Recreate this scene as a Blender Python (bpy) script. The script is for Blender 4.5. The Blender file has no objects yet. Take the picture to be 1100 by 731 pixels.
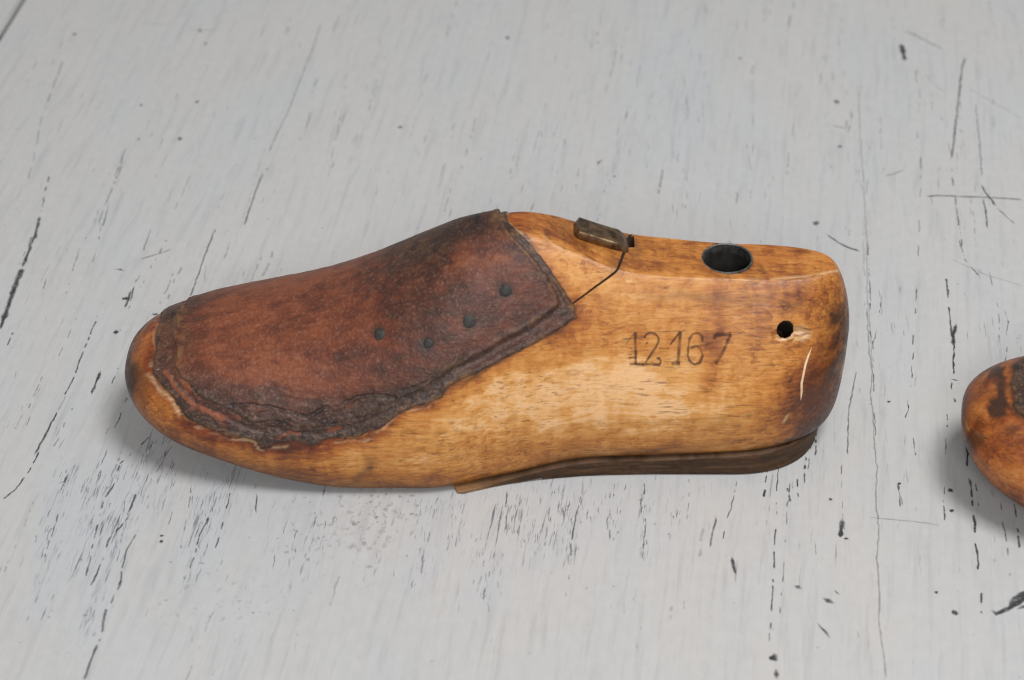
import bpy, bmesh, math
import numpy as np
from mathutils import Vector, Matrix
from mathutils.bvhtree import BVHTree

# ------------------------------------------------------------------ scene
S = bpy.context.scene
COL = S.collection
CM = 0.01                                   # modelling is done in centimetres, the scene is in metres
PITCH = math.radians(38); DIST = 80.0; FPX = 2400.0; PCX, PCY = 550.0, 365.5
CAM = np.array([0, -DIST * math.cos(PITCH), DIST * math.sin(PITCH)])
FW = np.array([0, math.cos(PITCH), -math.sin(PITCH)])
UPV = np.array([0, math.sin(PITCH), math.cos(PITCH)])
RNG = np.random.default_rng(7)


def chart(p):
    """side elevation of a point (cm) as seen by the photographer: used to look up wear and outlines"""
    q = p - CAM
    d = q @ FW
    return np.stack([PCX + FPX * q[..., 0] / d, PCY - FPX * (q @ UPV) / d], -1)


def sight(px, py):
    v = FW + np.array([1, 0, 0]) * (px - PCX) / FPX + UPV * (PCY - py) / FPX
    return v / np.linalg.norm(v)


def ground(px, py, z=0.0):
    v = sight(px, py)
    return CAM + v * (z - CAM[2]) / v[2]


def spl(x, xs, ys):
    xs = np.asarray(xs, float); ys = np.asarray(ys, float)
    h = np.diff(xs); dl = np.diff(ys) / h
    m = np.zeros_like(ys); m[0] = dl[0]; m[-1] = dl[-1]
    m[1:-1] = (dl[:-1] * h[1:] + dl[1:] * h[:-1]) / (h[:-1] + h[1:])
    x = np.asarray(x, float); i = np.clip(np.searchsorted(xs, x) - 1, 0, len(xs) - 2)
    t = np.clip((x - xs[i]) / h[i], -0.5, 1.5)
    r = ((1 + 2 * t) * (1 - t) ** 2 * ys[i] + t * (1 - t) ** 2 * h[i] * m[i]
         + t * t * (3 - 2 * t) * ys[i + 1] + t * t * (t - 1) * h[i] * m[i + 1])
    r = np.where(x < xs[0], ys[0] + m[0] * (x - xs[0]), r)
    return np.where(x > xs[-1], ys[-1] + m[-1] * (x - xs[-1]), r)


def sstep(a, b, x):
    t = np.clip((x - a) / (b - a), 0, 1)
    return t * t * (3 - 2 * t)


def vnoise(p, seed=0):
    """value noise on an (N,3) array, 0..1"""
    i = np.floor(p).astype(np.int64); f = p - i; f = f * f * (3 - 2 * f)
    out = 0
    for dx in (0, 1):
        for dy in (0, 1):
            for dz in (0, 1):
                a = (i[..., 0] + dx) * 374761393 + (i[..., 1] + dy) * 668265263 + (i[..., 2] + dz) * 2147483647 + seed * 974711
                a = (a ^ (a >> 13)) * 1274126177 & 0x7fffffff
                a = (a ^ (a >> 16)) & 0xffff
                w = (f[..., 0] if dx else 1 - f[..., 0]) * (f[..., 1] if dy else 1 - f[..., 1]) * (f[..., 2] if dz else 1 - f[..., 2])
                out = out + w * (a / 65535.0)
    return out


def fbm(p, seed=0, octaves=4):
    r = 0; a = .5; t = 0
    for k in range(octaves):
        r = r + a * vnoise(p * (2.03 ** k) + 17.3 * k, seed + k); t += a; a *= .5
    return r / t


def polydist(p, poly):
    """signed distance (px) of (N,2) points to a closed outline: positive inside"""
    poly = np.asarray(poly, float); n = len(poly)
    best = np.full(len(p), 1e9); inside = np.zeros(len(p), bool)
    for k in range(n):
        a, b = poly[k], poly[(k + 1) % n]
        ab = b - a; ap = p - a
        t = np.clip((ap @ ab) / (ab @ ab + 1e-9), 0, 1)
        best = np.minimum(best, np.hypot(*(ap - t[:, None] * ab).T))
        c = (a[1] > p[:, 1]) != (b[1] > p[:, 1])
        xi = a[0] + (p[:, 1] - a[1]) / (b[1] - a[1] + 1e-12) * (b[0] - a[0])
        inside ^= c & (p[:, 0] < xi)
    return np.where(inside, best, -best)


def linedist(p, pts):
    best = np.full(len(p), 1e9)
    pts = np.asarray(pts, float)
    for a, b in zip(pts[:-1], pts[1:]):
        ab = b - a; ap = p - a
        t = np.clip((ap @ ab) / (ab @ ab + 1e-9), 0, 1)
        best = np.minimum(best, np.hypot(*(ap - t[:, None] * ab).T))
    return best


def blob(p, x, y, rx, ry, deg=0):
    c, s = math.cos(math.radians(deg)), math.sin(math.radians(deg))
    u = ((p[:, 0] - x) * c + (p[:, 1] - y) * s) / rx
    v = (-(p[:, 0] - x) * s + (p[:, 1] - y) * c) / ry
    return np.exp(-(u * u + v * v))


# ------------------------------------------------------------------ object helpers
def mesh_obj(name, verts, faces, mats, parent=None, smooth=True, sharp=None, matidx=None):
    me = bpy.data.meshes.new(name)
    me.from_pydata([tuple(v) for v in np.asarray(verts) * CM], [], [tuple(f) for f in faces])
    for m in (mats if isinstance(mats, (list, tuple)) else [mats]):
        me.materials.append(m)
    me.polygons.foreach_set('use_smooth', [smooth] * len(me.polygons))
    if matidx is not None:
        me.polygons.foreach_set('material_index', matidx)
    me.update()
    if sharp is not None:
        sharpen(me, sharp)
    o = bpy.data.objects.new(name, me); COL.objects.link(o)
    if parent: o.parent = parent
    return o


def sharpen(me, ang):
    bm = bmesh.new(); bm.from_mesh(me)
    for e in bm.edges:
        e.smooth = not (len(e.link_faces) == 2 and e.calc_face_angle(0) > ang)
    bm.to_mesh(me); bm.free()


def bm_obj(name, bm, mats, parent=None, smooth=True, sharp=0.6):
    me = bpy.data.meshes.new(name)
    for e in bm.edges:
        e.smooth = not (len(e.link_faces) == 2 and e.calc_face_angle(0) > sharp)
    for f in bm.faces: f.smooth = smooth
    bmesh.ops.scale(bm, vec=(CM,) * 3, verts=bm.verts)
    bm.to_mesh(me); bm.free()
    for m in (mats if isinstance(mats, (list, tuple)) else [mats]):
        me.materials.append(m)
    o = bpy.data.objects.new(name, me); COL.objects.link(o)
    if parent: o.parent = parent
    return o


def paint(me, name, cols):
    a = me.attributes.new(name, 'FLOAT_COLOR', 'POINT')
    c = np.ones((len(me.vertices), 4), np.float32); c[:, :cols.shape[1]] = cols
    a.data.foreach_set('color', c.ravel())


def verts_cm(me):
    v = np.empty(len(me.vertices) * 3, np.float32); me.vertices.foreach_get('co', v)
    return v.reshape(-1, 3).astype(float) / CM


# ------------------------------------------------------------------ materials
class NT:
    def __init__(self, name):
        self.m = bpy.data.materials.new(name); self.m.use_nodes = True
        self.t = self.m.node_tree; self.b = self.t.nodes['Principled BSDF']; self.out = self.t.nodes['Material Output']

    def n(self, kind, **kw):
        x = self.t.nodes.new(kind)
        for k, v in kw.items(): setattr(x, k, v)
        return x

    def l(self, a, b): self.t.links.new(a, b)

    def put(self, sock, v):
        if isinstance(v, bpy.types.NodeSocket): self.l(v, sock)
        elif isinstance(v, (tuple, list)) and sock.type == 'RGBA': sock.default_value = (*v, 1) if len(v) == 3 else v
        else: sock.default_value = v

    def math(self, op, a, b=0.0, c=0.0, clamp=False):
        x = self.n('ShaderNodeMath', operation=op, use_clamp=clamp)
        for s, v in zip(x.inputs, (a, b, c)): self.put(s, v)
        return x.outputs[0]

    def mix(self, f, a, b, blend='MIX'):
        x = self.n('ShaderNodeMix', data_type='RGBA', blend_type=blend)
        self.put(x.inputs[0], f); self.put(x.inputs[6], a); self.put(x.inputs[7], b)
        return x.outputs[2]

    def coords(self, scale, rot=(0, 0, 0)):
        tc = self.n('ShaderNodeTexCoord'); mp = self.n('ShaderNodeMapping')
        self.l(tc.outputs['Object'], mp.inputs[0]); mp.inputs['Scale'].default_value = scale; mp.inputs['Rotation'].default_value = rot
        return mp.outputs[0]

    def noise(self, vec, scale=1.0, detail=4.0, rough=.55, dist=0.0):
        x = self.n('ShaderNodeTexNoise'); self.l(vec, x.inputs['Vector'])
        x.inputs['Scale'].default_value = scale; x.inputs['Detail'].default_value = detail
        x.inputs['Roughness'].default_value = rough; x.inputs['Distortion'].default_value = dist
        return x.outputs[0]

    def ramp(self, f, stops, interp='LINEAR'):
        x = self.n('ShaderNodeValToRGB'); self.put(x.inputs[0], f); x.color_ramp.interpolation = interp
        e = x.color_ramp.elements
        while len(e) < len(stops): e.new(.5)
        for k, (p, c) in enumerate(stops):
            e[k].position = p; e[k].color = (*c, 1) if isinstance(c, tuple) else (c, c, c, 1)
        return x.outputs[0]

    def rng(self, f, a, b, lo=0.0, hi=1.0):
        x = self.n('ShaderNodeMapRange'); self.put(x.inputs[0], f)
        for s, v in zip(x.inputs[1:5], (a, b, lo, hi)): s.default_value = v
        return x.outputs[0]

    def attr(self, name):
        a = self.n('ShaderNodeAttribute'); a.attribute_name = name
        s = self.n('ShaderNodeSeparateColor'); self.l(a.outputs['Color'], s.inputs[0])
        return (*s.outputs[:3], a.outputs['Alpha'])

    def bump(self, h, strength, dist, prev=None):
        b = self.n('ShaderNodeBump'); self.l(h, b.inputs['Height'])
        b.inputs['Strength'].default_value = strength; b.inputs['Distance'].default_value = dist
        if prev is not None: self.l(prev, b.inputs['Normal'])
        return b.outputs[0]

    def done(self, color, rough, normal=None, metal=0.0, spec=.5):
        self.put(self.b.inputs['Base Color'], color); self.put(self.b.inputs['Roughness'], rough)
        self.b.inputs['Metallic'].default_value = metal; self.b.inputs['Specular IOR Level'].default_value = spec
        if normal is not None: self.l(normal, self.b.inputs['Normal'])
        return self.m


def wood_material():
    k = NT('worn_varnished_wood')
    tone, dark, pale, red = k.attr('wear')
    g1 = k.noise(k.coords((45, 300, 300)), 1, 5, .6, .6)             # broad grain along the last
    g2 = k.noise(k.coords((150, 1300, 1300)), 1, 6, .74, .25)         # fine fibres
    mott = k.noise(k.coords((160, 160, 160)), 1, 7, .68, .5)         # blotchy varnish
    curl = k.noise(k.coords((55, 90, 90), (0, .5, 0)), 1, 2, .5, 2.2)
    f = k.math('ADD', tone, k.math('MULTIPLY', k.math('SUBTRACT', g1, .5), .60))
    f = k.math('ADD', f, k.math('MULTIPLY', k.math('SUBTRACT', g2, .5), .85))
    f = k.math('ADD', f, k.math('MULTIPLY', k.math('SUBTRACT', mott, .5), .6))
    chat = k.noise(k.coords((170, 60, 38), (0, .25, .2)), 1, 4, .6, .6)     # silky cross figure
    f = k.math('ADD', f, k.math('MULTIPLY', k.math('SUBTRACT', chat, .5), .55))
    sp = k.n('ShaderNodeSeparateXYZ'); k.l(k.coords((100, 100, 100), (0, .16, .10)), sp.inputs[0])      # growth rings round a pith outside the block
    yy = k.math('ADD', sp.outputs[1], 7.0); zz = k.math('SUBTRACT', sp.outputs[2], 11.0)
    rad = k.math('SQRT', k.math('ADD', k.math('MULTIPLY', yy, yy), k.math('MULTIPLY', zz, zz)))
    rad = k.math('ADD', rad, k.math('MULTIPLY', k.math('SUBTRACT', curl, .5), 1.3))
    rad = k.math('ADD', rad, k.math('MULTIPLY', g1, .25))
    ring = k.math('FRACT', k.math('MULTIPLY', rad, 2.6))
    ring = k.math('POWER', ring, 3.0)
    f = k.math('SUBTRACT', f, k.math('MULTIPLY', ring, k.rng(k.noise(k.coords((40, 40, 40)), 1, 2), .3, .7, .04, .26)))
    c = k.ramp(f, [(0, (.10, .026, .006)), (.25, (.27, .082, .014)), (.5, (.475, .182, .032)), (.75, (.605, .29, .080)), (1, (.73, .43, .205))])
    c = k.mix(k.math('MULTIPLY', red, .8, clamp=True), c, k.mix(1.0, c, (.62, .34, .25), 'MULTIPLY'))
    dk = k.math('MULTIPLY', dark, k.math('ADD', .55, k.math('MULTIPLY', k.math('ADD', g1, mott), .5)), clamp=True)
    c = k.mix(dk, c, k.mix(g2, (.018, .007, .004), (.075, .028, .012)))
    dirt = k.noise(k.coords((120, 420, 420), (0, .12, .06)), 1, 6, .7, .9)
    dz = k.noise(k.coords((50, 70, 70)), 1, 3)
    c = k.mix(k.math('MULTIPLY', k.math('MULTIPLY', k.rng(dirt, .56, .68), k.rng(dz, .46, .62)), .55), c, (.13, .038, .010))
    c = k.mix(pale, c, k.mix(g2, (.55, .30, .12), (.86, .66, .40)))
    pore = k.noise(k.coords((160, 2100, 2100)), 1, 2, .5, .3)
    pm = k.noise(k.coords((70, 120, 120)), 1, 2)
    pf = k.math('MULTIPLY', k.rng(pore, .585, .68), k.rng(pm, .36, .60))
    c = k.mix(k.math('MULTIPLY', pf, .75), c, (.10, .034, .010))
    line = k.noise(k.coords((28, 900, 900), (0, .05, .03)), 1, 3, .55, .35)                         # long dark hair lines
    lf = k.math('MULTIPLY', k.rng(k.math('ABSOLUTE', k.math('SUBTRACT', line, .5)), .018, .0), k.rng(pm, .50, .62))
    c = k.mix(k.math('MULTIPLY', lf, .32), c, (.14, .042, .010))
    c = k.mix(k.math('MULTIPLY', k.rng(k.noise(k.coords((900, 900, 900)), 1, 2), .68, .74), .4), c, (.09, .03, .01))
    n = k.bump(k.math('ADD', g2, k.math('MULTIPLY', pf, -.8)), .16, .0006)
    n = k.bump(mott, .25, .0012, n)
    scuff = k.noise(k.coords((300, 700, 700), (0, .4, .3)), 1, 5, .7, .6)
    r = k.math('ADD', k.math('ADD', .22, k.math('MULTIPLY', mott, .22)), k.rng(scuff, .42, .62, 0, .22))
    n = k.bump(scuff, .12, .0004, n)
    return k.done(c, r, n, spec=.5)


def leather_material():
    k = NT('worn_rough_leather')
    red, grey, spot, olive = k.attr('wear')
    fine = k.noise(k.coords((900, 900, 900)), 1, 4, .7)
    mid = k.noise(k.coords((230, 230, 230)), 1, 5, .65, .3)
    big = k.noise(k.coords((60, 60, 60)), 1, 4, .6, .4)
    fib = k.noise(k.coords((500, 1500, 1500), (.4, .5, .3)), 1, 3, .6, .8)
    c = k.ramp(k.math('ADD', red, k.math('MULTIPLY', k.math('SUBTRACT', k.math('ADD', mid, big), 1.0), .65)),
               [(0, (.030, .012, .009)), (.35, (.068, .021, .012)), (.65, (.125, .032, .015)), (1, (.205, .057, .022))])
    gcol = k.ramp(k.math('ADD', mid, k.math('MULTIPLY', k.math('SUBTRACT', fine, .5), .5)),
                  [(.25, (.018, .010, .008)), (.5, (.050, .027, .020)), (.75, (.115, .070, .054))])
    c = k.mix(k.math('ADD', grey, k.math('MULTIPLY', k.math('SUBTRACT', mid, .5), .5), clamp=True), c, gcol)
    c = k.mix(k.math('MULTIPLY', k.rng(fine, .53, .72), .55), c, k.mix(.5, c, (.42, .25, .17)))
    c = k.mix(k.math('MULTIPLY', k.rng(fine, .46, .30), .40), c, (.018, .010, .008))
    c = k.mix(k.math('MULTIPLY', k.rng(fib, .69, .76), k.math('MULTIPLY', .75, k.rng(mid, .4, .6))), c, (.52, .34, .21))
    c = k.mix(k.math('MULTIPLY', olive, k.rng(mid, .40, .62)), c, (.20, .10, .035))
    c = k.mix(spot, c, (.012, .010, .009))
    n = k.bump(fine, .30, .0006)
    n = k.bump(mid, .34, .0013, n)
    n = k.bump(fib, .35, .0007, n)
    m = k.done(c, k.math('SUBTRACT', k.math('ADD', .33, k.math('MULTIPLY', fine, .26)), k.math('MULTIPLY', grey, .06)), n, spec=.42)
    return m


def edge_leather_material():
    k = NT('dark_sole_leather')
    a, b, c_, d = k.attr('wear')
    s = k.noise(k.coords((40, 40, 420)), 1, 4, .6, .35)
    f = k.noise(k.coords((420, 420, 900)), 1, 5, .7)
    c = k.ramp(k.math('ADD', k.math('MULTIPLY', s, .6), k.math('MULTIPLY', f, .4)), [(.32, (.018, .009, .004)), (.5, (.055, .027, .012)), (.68, (.12, .058, .027))])
    c = k.mix(a, c, k.mix(f, (.16, .07, .025), (.45, .24, .09)))
    c = k.mix(b, c, (.15, .085, .05))
    n = k.bump(f, .5, .0007); n = k.bump(s, .3, .0006, n)
    return k.done(c, k.math('ADD', .42, k.math('MULTIPLY', f, .3)), n, spec=.25)


def iron_material(name, base, light, rough, scale=400, metal=.85):
    k = NT(name)
    f = k.noise(k.coords((scale,) * 3), 1, 4, .65)
    c = k.mix(k.rng(f, .35, .7), base, light)
    n = k.bump(f, .35, .0006)
    return k.done(c, k.math('ADD', rough, k.math('MULTIPLY', f, .25)), n, metal=metal)


def plain_noise_material(name, a, b, rough=.8, scale=700):
    k = NT(name)
    f = k.noise(k.coords((scale,) * 3), 1, 3, .6)
    return k.done(k.mix(k.rng(f, .3, .7), a, b), rough, k.bump(f, .3, .0005))


def ink_material():
    k = NT('stamped_ink')
    a, _, _, _ = k.attr('wear')
    f = k.noise(k.coords((450,) * 3), 1, 3, .6)
    k.done(k.mix(k.rng(f, .35, .65), (.045, .010, .010), (.10, .03, .015)), .7)
    tr = k.n('ShaderNodeBsdfTransparent'); mx = k.n('ShaderNodeMixShader')
    k.l(k.math('MULTIPLY', a, k.rng(f, .30, .55, .45, 1.0)), mx.inputs[0]); k.l(tr.outputs[0], mx.inputs[1]); k.l(k.b.outputs[0], mx.inputs[2])
    k.l(mx.outputs[0], k.out.inputs[0])
    return k.m


GRAIN = math.radians(-7.7)                  # the boards run away from the camera, leaning right


def paint_material():
    k = NT('grey_painted_board')
    def gc(sx, sy):                          # object coordinates turned so that y follows the grain
        tc = k.n('ShaderNodeTexCoord'); r = k.n('ShaderNodeVectorRotate', rotation_type='Z_AXIS')
        k.l(tc.outputs['Object'], r.inputs[0]); r.inputs['Angle'].default_value = -GRAIN
        mp = k.n('ShaderNodeMapping'); k.l(r.outputs[0], mp.inputs[0]); mp.inputs['Scale'].default_value = (sx, sy, 100)
        return mp.outputs[0]
    worn, rub, _, _ = k.attr('zone')
    hue = k.noise(gc(22, 8), 1, 4, .55, .5)
    hue2 = k.noise(gc(40, 14), 1, 4, .55, .5)
    st = k.noise(gc(420, 14), 1, 4, .6, .15)
    st2 = k.noise(gc(1250, 75), 1, 4, .62, .35)
    st3 = k.noise(gc(620, 40), 1, 4, .6, .3)
    blot = k.noise(gc(260, 200), 1, 4, .6)
    chip = k.noise(gc(480, 330), 1, 4, .62, .4)
    c = k.mix(k.rng(hue, .35, .65), (.436, .443, .447), (.464, .452, .438))
    c = k.mix(k.rng(hue2, .5, .75, 0, .5), c, (.455, .466, .480))
    c = k.mix(k.rng(st, .3, .7, 0, .35), c, k.mix(1.0, c, (.88, .88, .89), 'MULTIPLY'))
    c = k.mix(k.rng(blot, .35, .7, 0, .25), c, (.535, .527, .517))
    st4 = k.noise(gc(330, 26), 1, 5, .65, .25)
    c = k.mix(k.rng(st4, .52, .70, 0, .55), c, (.34, .345, .355))                   # dull strokes where the grain shows
    c = k.mix(k.math('MULTIPLY', worn, .30, clamp=True), c, (.40, .435, .48))        # paint rubbed thin, bluish
    z0 = k.math('MULTIPLY', k.rng(k.noise(gc(18, 9), 1, 3, .5), .40, .62), .5)
    lev = k.math('SUBTRACT', .685, k.math('MULTIPLY', worn, .115))
    t1 = k.math('MULTIPLY', k.math('SUBTRACT', st2, lev), 14.0, clamp=True)
    t2 = k.math('MULTIPLY', k.math('SUBTRACT', st3, k.math('ADD', lev, .035)), 14.0, clamp=True)
    a1 = k.math('MULTIPLY', k.math('MAXIMUM', t1, t2), k.math('ADD', z0, worn, clamp=True), clamp=True)
    c = k.mix(k.math('MULTIPLY', a1, .80), c, k.mix(k.rng(st3, .4, .7), (.20, .21, .235), (.07, .072, .082)))
    ch = k.math('MULTIPLY', k.math('MULTIPLY', k.math('SUBTRACT', chip, k.math('SUBTRACT', .70, k.math('MULTIPLY', rub, .15))), 16.0, clamp=True), rub, clamp=True)
    c = k.mix(k.math('MULTIPLY', ch, .62), c, (.28, .265, .255))
    n = k.bump(st, .35, .0005); n = k.bump(k.math('SUBTRACT', st2, a1), .25, .0003, n); n = k.bump(blot, .18, .0005, n); n = k.bump(ch, -.3, .0003, n)
    return k.done(c, k.math('ADD', .50, k.math('MULTIPLY', blot, .2)), n, spec=.35)


def mark_material():
    k = NT('bare_dark_wood_in_worn_paint')
    a, tone, _, _ = k.attr('wear')
    f = k.noise(k.coords((900,) * 3), 1, 3, .6)
    k.done(k.mix(tone, (.030, .031, .036), (.30, .29, .285)), .75)
    tr = k.n('ShaderNodeBsdfTransparent'); mx = k.n('ShaderNodeMixShader')
    k.l(k.math('MULTIPLY', a, k.rng(f, .32, .5, .5, 1.0), clamp=True), mx.inputs[0]); k.l(tr.outputs[0], mx.inputs[1]); k.l(k.b.outputs[0], mx.inputs[2])
    k.l(mx.outputs[0], k.out.inputs[0])
    return k.m
PROFILE = dict(
    wn=([8.6, 10.5, 12.5, 15, 17.5, 20.2], [3.971, 3.932, 3.488, 3.089, 2.98, 2.985]),
    wf=([8.6, 10.5, 12.5, 15, 17.5, 20.2], [3.9, 3.7, 3.1, 2.7, 2.7, 2.8]),
    zb=([-1, 0, 1.5, 3, 5, 7, 9, 11, 12.5, 15, 18, 21, 24], [2.0, 1.519, 1.106, 0.891, 0.454, 0.1, 0.05, 0.05, 0.2, 0.6, 0.7, 0.9, 1.003]),
    zt=([8.6, 10.2, 11.8, 13.2, 14.2, 15.2, 16.6, 18.5, 21, 24], [6.228, 7.232, 8.101, 8.281, 7.995, 7.548, 7.076, 6.825, 6.68, 6.60]),
    hw=([0, 4, 8.6, 12, 15, 20.5, 22.5, 24], [1.1, 1.2, 1.4, 1.8, 1.9, 1.95, 2.4, 3.2]),
    tw=([8.6, 11, 13, 14.5, 16, 20.2], [0.3, 0.3, 0.45, 0.8, 1.019, 0.962]),
    n=([8.6, 11, 13, 15, 17, 24], [2.0, 1.8, 1.55, 1.38, 1.28, 1.28]),
)
TOE = {'m': 2.628, 'n': 1.649, 'slope': 0.448, 'q': -0.05}
HEEL = {'m': 2.102, 'back': 3.847, 'twb': 3.09, 'twm': 2.8, 'bf': 0.906}
OX, OY = -12.923 , -4.443

# ------------------------------------------------------------------ the table: two painted planks
MAT_WOOD, MAT_LEATHER, MAT_SOLE = wood_material(), leather_material(), edge_leather_material()
MAT_CLIP = iron_material('tarnished_steel', (.075, .046, .026), (.33, .22, .125), .20, 250)
MAT_RING = iron_material('grey_steel_tube', (.10, .095, .09), (.28, .27, .26), .34)
MAT_TUBE = plain_noise_material('shaded_tube_wall', (.010, .009, .008), (.034, .032, .029), .55, 160)  # near-black: the shade down the bore is put into the colour
MAT_NAIL = iron_material('oxidised_nail_head', (.016, .015, .013), (.048, .046, .040), .5, 700, .2)
MAT_INK, MAT_PAINT, MAT_MARK = ink_material(), paint_material(), mark_material()
MAT_SCRATCH = plain_noise_material('bare_scratched_wood', (.62, .40, .22), (.85, .68, .48), .7)
MAT_HOLE = plain_noise_material('dark_drilled_wood', (.014, .007, .004), (.06, .028, .012), .9)
GD = np.array([math.sin(-GRAIN), math.cos(-GRAIN)])      # grain direction on the table (unit, cm)
GN = np.array([GD[1], -GD[0]])


class Marks:
    """worn lines, chips and dashes: soft edged strips lying in the paint"""
    def __init__(self): self.v, self.f, self.a, self.z = [], [], [], 0

    def strip(self, pts, w, alpha, tone=0.0, soft=.55):
        pts = [np.asarray(p, float) for p in pts]; n = len(pts)
        if n < 2: return
        self.z = (self.z + 1) % 12
        z = .006 + .0012 * self.z
        b = len(self.v)
        for k, p in enumerate(pts):
            d = pts[min(k + 1, n - 1)] - pts[max(k - 1, 0)]; d = d / (np.hypot(*d) + 1e-9)
            s = np.array([-d[1], d[0]])
            end = k in (0, n - 1)
            ww = (w[k] if hasattr(w, '__len__') else w) * .37 * (.25 if end else 1)
            aa = (alpha[k] if hasattr(alpha, '__len__') else alpha) * (.0 if end else 1)
            for q, al in ((-1 - soft, 0), (-.5, aa), (.5, aa), (1 + soft, 0)):
                self.v.append((*(p + s * q * ww), z)); self.a.append((al, tone, 0, 1))
        for k in range(n - 1):
            for q in range(3):
                i = b + 4 * k + q; self.f.append((i, i + 1, i + 5, i + 4))

    def patch(self, c, rx, ry, rot, alpha, tone):
        self.z = (self.z + 1) % 12
        z = .006 + .0012 * self.z; b = len(self.v); n = 9
        self.v.append((*c, z)); self.a.append((alpha, tone, 0, 1))
        for ring, al in ((.6, alpha), (1.15, 0)):
            for k in range(n):
                t = 2 * math.pi * k / n + rot; r = ring * RNG.uniform(.45, 1.3)
                u, v = math.cos(t) * rx * r, math.sin(t) * ry * r
                self.v.append((*(np.asarray(c) + GN * u + GD * v), z)); self.a.append((al, tone, 0, 1))
        for k in range(n):
            j = (k + 1) % n
            self.f.append((b, b + 1 + k, b + 1 + j)); self.f.append((b + 1 + k, b + 1 + n + k, b + 1 + n + j, b + 1 + j))


M = Marks()
G2 = lambda px, py: ground(px, py)[:2]
PXC = 1 / 30.0                                # one photo pixel on the table, in cm


def dense(pts, step=.18):
    pts = [np.asarray(p, float) for p in pts]; out = []
    for a, b in zip(pts[:-1], pts[1:]):
        n = max(1, int(np.hypot(*(b - a)) / step))
        out += [a + (b - a) * k / n for k in range(n)]
    return out + [pts[-1]]


def scratch(px, w=2.0, alpha=.8, tone=0.0, wob=.35):
    """a continuous line through photo points"""
    p = dense([G2(*q) for q in px])
    p = [q + RNG.normal(0, wob * PXC, 2) for q in p]
    n = len(p)
    M.strip(p, [w * PXC * RNG.uniform(.6, 1.3) for _ in p], [alpha * RNG.uniform(.65, 1.0) for _ in p], tone)


def chain(px, w=1.8, alpha=.85, fill=.5, tone=0.0, wob=.8, raw=False):
    """a broken crack: a thin line that opens and closes irregularly"""
    p = dense(px if raw else [G2(*q) for q in px], .07); n = len(p)
    s0 = RNG.uniform(0, 1000)
    t = np.arange(n) * .07
    sm = lambda f, o: fbm(np.stack([t * f + s0 + o, t * 0 + s0, t * 0 + o], -1), 5, 3)
    op = sm(2.3, 0) * .6 + sm(5.5, 50) * .4; th = np.quantile(op, 1 - min(.95, fill + .12))
    lat = (sm(1.6, 100) - .5) * 2.0 * wob * 2.2 + (sm(9, 150) - .5) * 1.2
    wd = .30 + 1.25 * sm(4.0, 200) ** 1.5; al = .45 + .8 * sm(1.2, 250)
    d = p[-1] - p[0]; d = d / (np.hypot(*d) + 1e-9); sd = np.array([-d[1], d[0]])
    run = []
    for k in range(n + 1):
        if k < n and op[k] > th: run.append(k); continue
        if len(run) > 1:
            run = [max(run[0] - 1, 0)] + run
            M.strip([p[i] + sd * lat[i] * PXC for i in run], [w * wd[i] * PXC for i in run], [min(1, alpha * al[i]) * min(1, .35 + (op[i] - th) * 14) for i in run], tone, .35)
        run = []


ZONES, RUBS = [], []


def bundle(x0, y0, x1, y1, spread, n, w=1.3, alpha=.7, length=(5, 22), tone=.15):
    """a worn streak: thin paint round a line, with a few short open strokes along the grain"""
    if n > 9: ZONES.append((G2(x0, y0), G2(x1, y1), spread * PXC * 1.5, min(1.0, n / (3.2 * (spread + 8))) * min(1, alpha / .6)))
    for _ in range(max(1, n // 3)):
        t = RNG.uniform(); c = G2(x0 + (x1 - x0) * t + RNG.normal(0, spread), y0 + (y1 - y0) * t)
        l = RNG.uniform(*length) * PXC * 1.2; a = alpha * RNG.choice([1, .55, .4, .25]); dv = GD + GN * RNG.normal(-.05, .07)
        q = [c + dv * l * (k / 4 - .5) + GN * RNG.normal(0, .4 * PXC) for k in range(5)]
        M.strip(q, [w * .8 * PXC * RNG.uniform(.3, 1.4) for _ in q], a, tone + RNG.uniform(0, .5), .4)


def flakes(x0, y0, x1, y1, n, s=(2, 5), alpha=.45, tone=.6):
    if n < 100 and tone < 1: RUBS.append(((x0 + x1) / 2, (y0 + y1) / 2, (x1 - x0) / 2, (y1 - y0) / 2, min(1, .35 + n / 60)))
    for _ in range(n // 2 if n < 100 else n):
        c = G2(RNG.uniform(x0, x1), RNG.uniform(y0, y1)); r = RNG.uniform(*s) * PXC
        M.patch(c, r * RNG.uniform(.5, 1.1), r * RNG.uniform(.4, 1.0), RNG.uniform(0, 6), alpha * RNG.uniform(.4, 1), tone + RNG.uniform(-.3, .3))


# --- upper right
scratch([(968, 47), (970, 55), (972, 66)], 7, 1.0)
scratch([(970, 33), (981, 37), (998, 46), (1015, 54)], 2.5, .55, .2)
scratch([(1037, 62), (1033, 75), (1030, 105), (1027, 130), (1025, 150), (1022, 172)], 2.6, .75, .05)
chain([(1022, 172), (1025, 205), (1030, 240), (1033, 265)], 2.2, .8)
scratch([(994, 211.5), (1010, 210.5), (1030, 211.5), (1060, 212.5), (1100, 215)], 2.3, .9, .03, .2)
scratch([(1048, 112), (1052, 150), (1055, 190)], 1.8, .5, .2)
scratch([(1054, 198), (1058, 206), (1064, 213), (1070, 222)], 3, .9)
scratch([(1070, 222), (1078, 230), (1091, 242)], 1.8, .65, .1)
scratch([(1056, 213), (1059, 228), (1061, 246)], 2.6, .8)
scratch([(887, 251), (896, 258), (906, 264), (925, 271)], 3.0, .9)
scratch([(949, 190), (960, 187), (973, 182)], 2.4, .55, .2)
scratch([(641, 179), (643, 175), (649, 171)], 4, .65, .1)
scratch([(1015, 100), (1000, 88), (993, 78)], 1.6, .3, .3)
scratch([(1040, 95), (1070, 112), (1100, 130)], 1.6, .3, .4)
scratch([(892, 135), (909, 139), (910, 128)], 2.4, .4, .2)
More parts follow.
